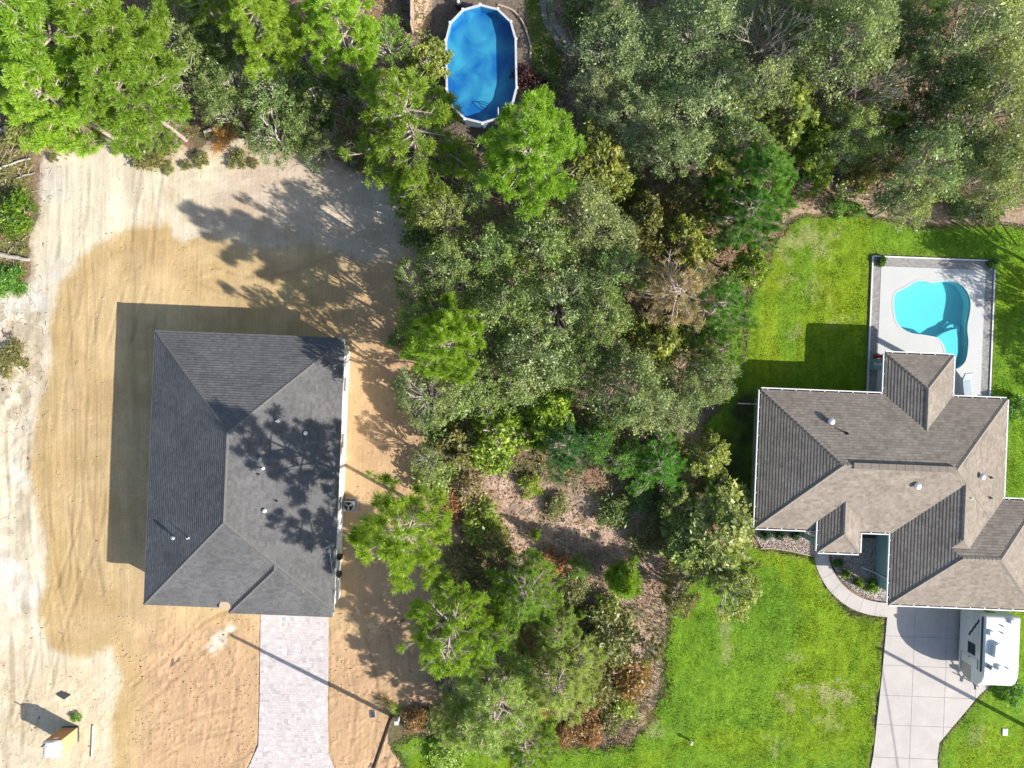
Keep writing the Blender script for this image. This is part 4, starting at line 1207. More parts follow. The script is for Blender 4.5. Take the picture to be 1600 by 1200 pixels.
MB().lathe(u - 34.4, v + 17.2, [(.16, zt - .01), (.17, zt + .2), (.1, zt + .3)], 14).build('satellite_dome', M['grey'], rv, True)
for px, py in ((1566, 978), (1566, 989), (1574, 1044)):
    u, v = GU(px, py, 3.2); MB().cyl(u - 34.4, v + 17.2, zt - .01, zt + .14, .045, 8).build('vent_pipe', M['dgrey'], rv)
MB().box(-hwv + .08, hwv - .08, -1.3, -1.27, zt, zt + .008).build('roof_seam', M['rv_grey'], rv)

# ------------------------------------------------------------------ portable toilet and odds and ends on the sand
tx, ty = G(110.5, 1146.5)
pt = empty('portable_toilet', (tx, ty, 0.03), 0, 'tan portable toilet with a white domed roof at the corner of the sand lot', 'portable toilet')
MB().bbox(-.62, .62, -.56, .56, -.05, .14, .03).build('base_skid', M['dgrey'], pt)
MB().box(-.58, .58, -.52, .505, .14, 2.05).build('cabin', M['toilet_side'], pt)
bk = MB().box(-.575, .575, .507, .53, .15, 2.04).build('back_panel', M['toilet'], pt)
MB().box(-.1, .18, .532, .545, 1.6, 1.8).build('vent_plate', M['white'], bk)
MB().box(.58, .595, -.3, .3, .25, 1.9).build('door', M['toilet_side'], pt)
MB().bbox(.582, .64, -.12, .12, 1.8, 2.0, .01).build('vent_grille', M['white'], pt)
dome = MB(); m_ = 9; ny = 5
for (yy, sc_) in ((-.56, .82), (-.45, 1.0), (.45, 1.0), (.55, .86)):
    for k in range(m_):
        a = math.pi * k / (m_ - 1)
        dome.v.append((-.61 * math.cos(a), yy, 2.05 + .26 * math.sin(a) ** .8 * sc_))
for s in range(3):
    for k in range(m_ - 1):
        dome.f.append((s*m_+k, s*m_+k+1, (s+1)*m_+k+1, (s+1)*m_+k))
dome.f.append(tuple(reversed(range(m_)))); dome.f.append(tuple(range(3*m_, 4*m_))); dome.f.append((0, m_, 2*m_, 3*m_)); dome.f.append((m_-1, 4*m_-1, 3*m_-1, 2*m_-1))
dome.build('roof', M['white'], pt, True)
MB().tube([(-.4, .4, 2.1), (-.4, .4, 2.6)], .05, 8).build('vent_stack', M['black'], pt)
a = G(147, 1133); b = G(145, 1184)
tag(MB().tube([(*a, .12), (*b, .12)], .055, 8).build('plastic_pipe', M['white'], None), 'white plastic pipe lying on sand right of the portable toilet', 'pipe')
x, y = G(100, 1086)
dk = MB().prism([(-.52, .07), (-.05, .28), (.53, .03), (.07, -.30)], -.02, .06).build('board', M['dgrey'], None)  # flat dark sheet stands in for a sign's cast shadow; no sign is built
dk.location = (x, y, .05); tag(dk, 'dark grey diamond-shaped sheet added as a sign shadow on the sand above the toilet', 'board')
def rock(px, py, r, h, m, lab, name, cat, seed=1, rz=0):
    x, y = G(px, py); bm = bmesh.new(); bmesh.ops.create_icosphere(bm, subdivisions=2, radius=1)
    rr = random.Random(seed)
    for v in bm.verts:
        k = 1 + rr.uniform(-.12, .12); v.co = Vector((v.co.x * r * k, v.co.y * r * .8 * k, max(v.co.z, -.3) * h * k))
    me = bpy.data.meshes.new(name); bm.to_mesh(me); bm.free()
    o = link(name, me, m); o.location = (x, y, .06); o.rotation_euler = (0, 0, rz); return tag(o, lab, cat)
x, y = G(583, 1115)
mbx = empty('utility_box', (x, y, .02), .15, 'small dark grey utility box lid set in sand near the leaning pole', 'utility box')
MB().bbox(-.2, .2, -.28, .28, -.05, .09, .02).build('frame', M['grey'], mbx); MB().bbox(-.15, .15, -.22, .22, .09, .105, .005).build('lid', M['dgrey'], mbx)
x, y = G(622, 1121)
cb = empty('cable_pedestal', (x, y, 0), .1, 'pale grey cable pedestal at the foot of the utility pole', 'utility box')
MB().bbox(-.14, .14, -.14, .14, -.05, .75, .02).build('body', M['white'], cb); MB().bbox(-.16, .16, -.16, .16, .75, .9, .03).build('cap', M['rv_grey'], cb)
x, y = G(1077, 1156)
yp = empty('marker_post', (x, y, 0), 0, 'short pale yellow post standing alone on the front lawn', 'post')
MB().lathe(0, 0, [(.06, -.05), (.06, .42), (.1, .44), (.12, .5), (.12, .6), (.07, .66)], 14).build('post', M['yellow'], yp, True)
MB().tube([(.13 * math.cos(t * .524), .13 * math.sin(t * .524), .5) for t in range(13)], .02, 6).build('collar', M['white'], yp)
x, y = G(1569, 1143)
wb = empty('meter_cover', (x, y, .02), TH, 'small white meter cover in the grass right of the concrete driveway', 'utility box')
MB().bbox(-.2, .2, -.26, .26, -.04, .1, .03).build('frame', M['white'], wb); MB().box(-.07, .07, -.1, .1, .1, .108).build('lid', M['rv_grey'], wb)

# utility poles
def pole(px, py, top, H, r, lab):
    x, y = G(px, py); t = empty('utility_pole', (x, y, 0), 0, lab, 'pole', 'utility poles')
    MB().tube([(0, 0, -.3), (top[0] * .5, top[1] * .5, H * .5), (top[0], top[1], H)], [r, r * .88, r * .72], 12).build('post', M['pole'], t)
    mb = MB().tube([(top[0] + .0, top[1], H - .35), (top[0] + .12, top[1], H - .35)], .05, 8); mb.build('bracket', M['steel'], t)
    return Vector((x + top[0], y + top[1], H))
p1 = pole(612, 1117, (-.05, -.35), 8.3, .16, 'brown timber pole leaning out of the bottom edge beside the sand')
p2 = pole(1626, 1147, (0, 0), 8.5, .15, 'tall timber pole beyond the right edge whose shadow crosses the driveway')
q = Vector((p2.x + 1.0, p2.y - 34, 7.6)); pts = []
for k in range(17):
    t = k / 16; p = p2.lerp(q, t); p.z -= 1.1 * 4 * t * (1 - t) * .5; p.x += .9 * math.sin(t * math.pi) * .5; pts.append(p)
tag(MB().tube(pts, .028, 5).build('overhead_cable', M['cable'], None), 'overhead cable running from the right-hand pole past the driveway', 'cable')

# planting beds by the front walk
def stones(name, label, poly, n, seed, c1, c2, r0=.05, r1=.11):
    rr = np.random.RandomState(seed); P = np.array(poly, float)
    pts = rr.uniform(P.min(0), P.max(0), (n * 3, 2)); pts = pts[pip(pts[:, 0], pts[:, 1], poly)][:n]
    mb = MB()
    for (a, b) in pts:
        x, y = G(a, b); r = rr.uniform(r0, r1); g = rr.uniform(.65, 1.3); t = rr.rand()
        mb.col = tuple((c1[i] * (1 - t) + c2[i] * t) * g for i in range(3))
        k = 5; rot = rr.uniform(0, 6)
        base = [(x + r * math.cos(rot + 2*math.pi*i/k) * rr.uniform(.7, 1.2), y + r * math.sin(rot + 2*math.pi*i/k) * rr.uniform(.7, 1.2), .0) for i in range(k)]
        mb.add(base + [(x + rr.uniform(-.02, .02), y + rr.uniform(-.02, .02), .06 + r * .6)], [(i, (i+1) % k, k) for i in range(k)])
    return tag(mb.build(name, M['stone'], None), label, 'mulch', kind='stuff')
BED1 = [(1172,826),(1272,832),(1276,850),(1280,868),(1262,866),(1235,860),(1190,856)]
BED2 = [(1296,838),(1386,842),(1388,940),(1366,937),(1345,929),(1326,917),(1310,900),(1301,880),(1298,860)]
for poly, nm in ((BED1, 'left'), (BED2, 'right')):
    o = MB().prism([G(*p) for p in poly], -.04, .05).build('planting_bed', M['joint'], None); tag(o, kind='structure')
stones('bark_mulch', 'pinkish stone mulch in the bed left of the entry roof', BED1, 1300, 1, (.42, .30, .24), (.55, .46, .40))
stones('bark_mulch', 'brown stone mulch in the bed inside the curved front walk', BED2, 2000, 2, (.32, .23, .17), (.50, .42, .35))
pts = [(*G(a, b), .06) for a, b in catmull([(1188,857),(1210,857),(1236,861),(1262,867),(1279,870)], 4)]
tag(MB().tube(pts, .045, 6).build('garden_edging', M['wood'], None), 'tan edging between the front lawn and the left mulch bed', 'edging')

# play things under the big oak
def chair(px, py, rz, m, lab):
    x, y = G(px, py, .5); t = empty('plastic_chair', (x, y, 0), rz, lab, 'chair', 'plastic chairs under the oak')
    MB().bbox(-.27, .27, -.25, .25, .4, .44, .02).build('seat', M[m], t)
    MB().bbox(-.27, .27, .21, .26, .44, .9, .02).build('backrest', M[m], t)
    for sx in (-.25, .25):
        MB().bbox(sx - .03, sx + .03, -.24, .2, .6, .63, .01).build('armrest', M[m], t)
        for yy in (-.22, .22): MB().box(sx - .025, sx + .025, yy - .025, yy + .025, 0, .6 if yy < 0 else .42).build('leg', M[m], t)
chair(1041, 82, .4, 'orange', 'orange-red plastic chair glimpsed through the big oak, topmost of the three')
chair(1019, 92, 2.2, 'orange', 'faded red plastic chair glimpsed through the oak, left of the blue slide')
chair(1016, 122, 1.0, 'red', 'dark red plastic chair glimpsed through the oak, lowest of the three')
x, y = G(1035, 100, .5)
sl = empty('toy_slide', (x, y, 0), .3, 'small blue and white toy slide glimpsed through the big oak', 'slide')
Mx = Matrix.Translation((0, 0, .55)) @ Matrix.Rotation(math.radians(-32), 4, 'X')
MB().box(-.25, .25, -.75, .75, -.02, .02, Mx).box(-.28, -.24, -.75, .75, -.02, .12, Mx).box(.24, .28, -.75, .75, -.02, .12, Mx).build('chute', M['blue'], sl)
MB().bbox(-.3, .3, -.95, -.62, .9, .98, .02).build('platform', M['white'], sl)
for sx in (-.26, .26):
    for yy in (-.9, -.66): MB().box(sx - .03, sx + .03, yy - .03, yy + .03, 0, .9).build('leg', M['white'], sl)

# ------------------------------------------------------------------ vegetation
def rand_dirs(r, n, up=0.0):
    d = r.normal(size=(n, 3)); d[:, 2] += up
    return d / np.linalg.norm(d, axis=1, keepdims=True)
def leaf_quads(r, Cn, size, up=0.7, aspect=0.5):
    n = len(Cn)
    nrm = rand_dirs(r, n, up)
    t = np.cross(nrm, rand_dirs(r, n)); t /= np.linalg.norm(t, axis=1, keepdims=True) + 1e-9
    b = np.cross(nrm, t)
    s = size * np.clip(r.lognormal(-.05, .38, (n, 1)), .4, 2.2)
    V = np.stack([Cn - t * s, Cn - b * s * aspect + nrm * s * 0.12, Cn + t * s, Cn + b * s * aspect + nrm * s * 0.12], 1)
    return V.reshape(-1, 3), np.arange(4 * n).reshape(-1, 4)
class Wood(MB):
    def limb(s, a, b, r0, r1, r, bend=0.12, n=3, sides=5):
        a = Vector(a); b = Vector(b); L = (b - a).length; pts = []; rad = []
        off = Vector((r.uniform(-1, 1), r.uniform(-1, 1), r.uniform(-.3, .8))) * L * bend
        for k in range(n + 1):
            t = k / n; pts.append(a.lerp(b, t) + off * math.sin(math.pi * t)); rad.append(r0 + (r1 - r0) * t)
        s.tube(pts, rad, sides, caps=False); return pts

def make_oak(seed, R=3.5, H=8.0, nclump=32, per=235, leaf=0.085, low=0.45, tw=5):
    r = np.random.RandomState(seed); rr = random.Random(seed)
    ph = r.uniform(0, 6.28, 4); wood = Wood()
    cl = []
    for i in range(nclump):
        for _ in range(20):
            rho = math.sqrt(rr.random()); th = rr.uniform(0, 6.283)
            edge = 1 + .16 * math.sin(2 * th + ph[0]) + .13 * math.sin(3 * th + ph[1]) + .10 * math.sin(5 * th + ph[2])
            x = R * .86 * rho * edge * math.cos(th); y = R * .86 * rho * edge * math.sin(th)
            if all((x - c[0]) ** 2 + (y - c[1]) ** 2 > (.23 * R) ** 2 for c in cl): break
        z = H * (low + (0.93 - low) * (1 - .75 * rho ** 2) * rr.uniform(.72, 1.04))
        cl.append((x, y, z, R * rr.uniform(.15, .27)))
    P = []; T = []
    for (x, y, z, cr) in cl:
        m = int(per * rr.uniform(.55, 1.3) * (cr / (.21 * R)) ** 2)
        # a clump is several sprays of leaves round twig ends
        ns = rr.randint(6, 10); sp = rand_dirs(r, ns, .5) * cr * r.uniform(.35, 1.05, (ns, 1)); sp[:, 2] *= .6
        k = r.randint(0, ns, m)
        d = r.normal(size=(m, 3)) * cr * np.array((.27, .27, .17))
        P.append(sp[k] + d + np.array((x, y, z)))
        T.append(np.clip(rr.uniform(.18, .64) + r.normal(0, .16, m) + (sp[k][:, 2] / cr) * .14, 0, 1))
        base = Vector((x * .25, y * .25, max(H * .25, z - R * .55)))
        mid = Vector((x * .7, y * .7, z - cr * .8))
        wood.limb(base, mid, .07, .045, rr); 
        for q in range(min(tw, ns)):
            e = Vector((x, y, z)) + Vector(sp[q]) * 1.05
            wood.limb(mid, e, .036, .016, rr, .2, 3, 4)
    trunk = wood
    top = Vector((rr.uniform(-.3, .3), rr.uniform(-.3, .3), H * .5))
    trunk.tube([(0, 0, -.25), (0.05, 0, .3), (top.x * .5, top.y * .5, H * .28), tuple(top), (top.x * 1.4, top.y * 1.4, H * .7)], [.24, .19, .15, .10, .04], 8)
    V, F = leaf_quads(r, np.concatenate(P), leaf, .9)
    me = np_mesh('crown', V, F, tint=np.repeat(np.concatenate(T), 4))
    me.materials.append(M['leaf'])
    tm = trunk.mesh('trunk'); tm.materials.append(M['twig'])
    return (me, tm, R, H)

def make_pine(seed, R=3.3, H=12.0, tuft=.42, needles=60, whorls=10, dens=1.0, bare=.15, nw=.022, start=.42):
    r = np.random.RandomState(seed); rr = random.Random(seed); w = Wood()
    lean = Vector((rr.uniform(-.3, .3), rr.uniform(-.3, .3), 0))
    def ctr(z): return Vector((lean.x * z / H, lean.y * z / H, z))
    w.tube([ctr(z) for z in (-.3, .4, H * .3, H * .6, H * .85, H)], [.21, .17, .145, .10, .055, .02], 8)
    tufts = []
    ph = rr.uniform(0, 6)
    for i in range(whorls):
        f = i / (whorls - 1); z = H * (start + (.98 - start) * f)
        nb = rr.randint(4, 6) if f < .8 else 4
        Lb = R * (1.0 - .86 * f ** 1.6) * (0.72 if i == 0 else 1)
        for b in range(nb):
            th = ph + i * 2.4 + b * 6.283 / nb + rr.uniform(-.35, .35)
            L = Lb * rr.uniform(.65, 1.12)
            d = Vector((math.cos(th), math.sin(th), 0)); a = ctr(z)
            e = a + d * L + Vector((0, 0, L * rr.uniform(.02, .32) + .1))
            pts = w.limb(a, e, .065 * (1 - .6 * f) + .018, .02, rr, .07, 4, 5)
            isbare = rr.random() < bare
            if not isbare: tufts.append((e, 1.0, d))
            k = max(2, int(L * 2.3 * dens))
            for q in range(k):
                t = rr.uniform(.28, .98); p = a.lerp(e, t) + Vector((0, 0, .02))
                ang = th + rr.choice((-1, 1)) * rr.uniform(.4, 1.1)
                l2 = L * rr.uniform(.14, .34) * (1.25 - t * .6)
                d2 = Vector((math.cos(ang), math.sin(ang), rr.uniform(.05, .5)))
                e2 = p + d2 * l2
                w.limb(p, e2, .018, .008, rr, .1, 2, 4)
                if not isbare or rr.random() < .25: tufts.append((e2, rr.uniform(.7, 1.0), d2))
                if l2 > .5 and not isbare: tufts.append((p.lerp(e2, .55), rr.uniform(.5, .8), d2))
    tufts.append((ctr(H), .9, Vector((0, 0, 1))))
    Vs = []; Ts = []
    for p, s, d in tufts:
        m = int(needles * rr.uniform(.7, 1.2))
        dv = r.normal(size=(m, 3)); dv += np.array(d) * 0.55 + np.array((0, 0, .45)); dv /= np.linalg.norm(dv, axis=1, keepdims=True)
        L = tuft * s * r.uniform(.65, 1.1, (m, 1))
        o = np.array(p) + r.normal(0, .05, (m, 3)) - np.array(d) * r.uniform(0, .3, (m, 1)) * tuft
        sd = np.cross(dv, rand_dirs(r, m)); sd /= np.linalg.norm(sd, axis=1, keepdims=True) + 1e-9
        wd = nw * s
        v = np.stack([o + sd * wd * .5, o - sd * wd * .5, o + dv * L - sd * wd, o + dv * L + sd * wd], 1)
        Vs.append(v.reshape(-1, 3)); Ts.append(np.repeat(np.clip(rr.uniform(.35, .65) + r.normal(0, .13, m), 0, 1), 4))
    V = np.concatenate(Vs); me = np_mesh('crown', V, np.arange(len(V)).reshape(-1, 4), tint=np.concatenate(Ts)); me.materials.append(M['leaf'])
    tm = w.mesh('trunk'); tm.materials.append(M['bark'])
    return (me, tm, R, H)

def make_shrub(seed, R=1.3, H=1.6, nclump=14, per=150, leaf=.09, blade=False):
    r = np.random.RandomState(seed); rr = random.Random(seed); w = Wood(); P = []; T = []
    for i in range(nclump):
        rho = math.sqrt((i + .5) / nclump); th = i * 2.4 + rr.uniform(-.4, .4)
        x, y = R * .85 * rho * math.cos(th) * rr.uniform(.8, 1.15), R * .85 * rho * math.sin(th) * rr.uniform(.8, 1.15)
        z = H * (1 - .6 * rho ** 2) * rr.uniform(.55, .95); m = int(per * rr.uniform(.6, 1.3))
        P.append(r.normal(size=(m, 3)) * R * np.array((.15, .15, .13)) + np.array((x, y, z)))
        T.append(np.clip(rr.uniform(.3, .65) + r.normal(0, .15, m), 0, 1))
        w.limb((rr.uniform(-.1, .1), rr.uniform(-.1, .1), -.05), (x, y, z), .03, .01, rr, .15, 3, 4)
        for q in range(3):
            w.limb((x * .7, y * .7, z * .7), (x + rr.uniform(-.4, .4) * R * .6, y + rr.uniform(-.4, .4) * R * .6, z + rr.uniform(-.1, .3)), .014, .006, rr, .2, 2, 3)
    Pn = np.concatenate(P); Pn[:, 2] = np.maximum(Pn[:, 2], .05)
    V, F = leaf_quads(r, Pn, leaf, .8, .45)
    me = np_mesh('crown', V, F, tint=np.repeat(np.concatenate(T), 4)); me.materials.append(M['leaf'])
    tm = w.mesh('trunk'); tm.materials.append(M['twig'])
    return (me, tm, R, H)

def make_dead(seed, R=2.5, H=6.0):
    rr = random.Random(seed); w = Wood()
    def grow(a, d, L, rad, depth):
        b = a + d * L; pts = w.limb(a, b, rad, rad * .62, rr, .1, 3, 5 if depth < 2 else 4)
        if depth >= 5 or rad < .006: return
        for q in range(rr.choice((2, 3, 3)) if depth else 5):
            nd_ = (d + Vector((rr.uniform(-1, 1), rr.uniform(-1, 1), rr.uniform(-.35, .55))) * (.75 if depth else 1.2)).normalized()
            grow(pts[rr.choice((2, 3, 3))], nd_, L * rr.uniform(.55, .85), rad * rr.uniform(.5, .68), depth + 1)
    grow(Vector((0, 0, -.2)), Vector((.1, .05, 1)).normalized(), H * .42, .15, 0)
    tm = w.mesh('trunk'); tm.materials.append(M['dead'])
    return (None, tm, R, H)

def make_palmetto(seed, R=1.0, H=1.0):
    r = random.Random(seed); mb = MB(); st = Wood(); tint = []
    for i in range(13):
        th = i * 2.4 + r.uniform(-.3, .3); el = r.uniform(.25, .9); L = R * r.uniform(.5, .8)
        d = Vector((math.cos(th) * math.cos(el), math.sin(th) * math.cos(el), math.sin(el)))
        b = d * L; st.tube([(0, 0, 0), tuple(b)], [.015, .01], 4, False)
        side = d.cross(Vector((0, 0, 1))).normalized(); up = side.cross(d)
        tt = r.uniform(.3, .7)
        for k in range(11):
            a = (k - 5) / 5 * 1.35
            dd = (d * math.cos(a) + side * math.sin(a) + up * .12).normalized(); l = R * .48 * (1 - .25 * abs(a) / 1.35)
            sd = dd.cross(up).normalized() * .03
            mb.add([b, b + dd * l * .5 + sd, b + dd * l - up * .06, b + dd * l * .5 - sd], [(0, 1, 2, 3)]); tint += [tt + r.uniform(-.1, .1)] * 4
    me = mb.mesh('crown'); a = me.attributes.new('tint', 'FLOAT', 'POINT'); a.data.foreach_set('value', np.array(tint, np.float32)); me.materials.append(M['leaf'])
    tm = st.mesh('trunk'); tm.materials.append(M['twig'])
    return (me, tm, R, H)

def make_tuftgrass(seed, R=.6, H=.5):
    r = np.random.RandomState(seed); n = 150
    a = r.uniform(0, 6.28, n); L = r.uniform(.4, 1, n) * R; b = r.normal(0, R * .18, (n, 2)); h = r.uniform(.3, 1, n) * H
    V = np.zeros((n, 4, 3)); w = .012
    o = np.stack([b[:, 0], b[:, 1], np.full(n, -.02)], -1); e = o + np.stack([np.cos(a) * L, np.sin(a) * L, h], -1)
    md = (o + e) / 2 + np.array((0, 0, .12)); s = np.stack([-np.sin(a), np.cos(a), 0 * a], -1) * w
    V[:, 0] = o; V[:, 1] = md + s; V[:, 2] = e; V[:, 3] = md - s
    me = np_mesh('blades', V.reshape(-1, 3), np.arange(4 * n).reshape(-1, 4), tint=np.repeat(r.uniform(.2, .8, n), 4)); me.materials.append(M['leaf'])
    return (me, None, R, H)

PROTO = {
    'oak': [make_oak(10 + i) for i in range(5)],
    'oakbig': [make_oak(30 + i, 5.0, 9.5, 46, 330, .095, .40) for i in range(4)],
    'broad': [make_oak(50 + i, 3.2, 5.5, 34, 150, .17, .35) for i in range(3)],
    'thin': [make_oak(60 + i, 2.6, 4.5, 22, 120, .12, .35, 8) for i in range(3)],
    'pine': [make_pine(70 + i, 3.6, 12, .42, 105, 10, 1.75, .08, .015) for i in range(4)],
    'pom': [make_pine(86, 3.6, 12, .48, 120, 8, .95, .03, .014)],
    'soft': [make_pine(90 + i, 3.4, 9.5, .32, 70, 13, 2.0, .22, .013, .22) for i in range(4)],
    'young': [make_pine(110 + i, 1.3, 4.0, .40, 110, 7, 1.6, 0, .014, .2) for i in range(2)],
    'shrub': [make_shrub(120 + i) for i in range(5)],
    'ball': [make_shrub(130 + i, .5, .7, 16, 120, .05) for i in range(2)],
    'dead': [make_dead(140 + i) for i in range(3)],
    'palmetto': [make_palmetto(150 + i) for i in range(2)],
    'weed': [make_tuftgrass(160 + i) for i in range(3)],
    'brown': [make_pine(170, 3.0, 9.5, .32, 40, 12, 1.6, .3, .016, .25)],
}
HC = {'pom': .74, 'oak': .72, 'oakbig': .70, 'broad': .65, 'thin': .65, 'pine': .74, 'soft': .60, 'young': .6, 'shrub': .5, 'ball': .5, 'dead': .65, 'palmetto': .5, 'weed': .3, 'brown': .62}
NAME = {'pom': ('pine_tree', 'tree'), 'oak': ('oak_tree', 'tree'), 'oakbig': ('oak_tree', 'tree'), 'broad': ('scrub_oak', 'tree'), 'thin': ('scrub_oak', 'tree'), 'pine': ('pine_tree', 'tree'), 'soft': ('sand_pine', 'tree'), 'young': ('pine_sapling', 'tree'), 'shrub': ('shrub', 'shrub'), 'ball': ('garden_shrub', 'shrub'), 'dead': ('dead_tree', 'tree'), 'palmetto': ('palmetto', 'shrub'), 'weed': ('grass_tuft', 'grass'), 'brown': ('pine_tree', 'tree')}
trng = random.Random(77); count = {}
def tree(kind, px, py, rpx, H, col, label, group=None, squash=None):
    """px,py,rpx: crown centre and radius as seen in the photo; H: height in metres"""
    hc = HC[kind] * H; x, y = G(px, py, hc); R = rpx * (CAM_H - hc) / FPX * (.91 if kind in ('oak', 'oakbig') else 1.0)
    k = count.get(kind, 0); count[kind] = k + 1
    crown, trunk, R0, H0 = PROTO[kind][k % len(PROTO[kind])]
    nm, cat = NAME[kind]
    rz = trng.uniform(0, 6.283); sx = R / R0 * trng.uniform(.94, 1.08); sy = R / R0 * trng.uniform(.94, 1.08); sz = H / H0
    e = empty(nm, (x, y, 0), rz, label, cat, group)
    e.scale = (sx, sy, sz)
    j = trng.uniform(.88, 1.12)
    if crown is not None:
        o = link('blades' if kind == 'weed' else 'crown', crown, None, e); o.color = (col[0] * j * trng.uniform(.93, 1.07), col[1] * j, col[2] * j, 1)
    if trunk is not None:
        link('stems' if kind in ('shrub', 'ball', 'palmetto') else 'trunk', trunk, None, e)
    return e

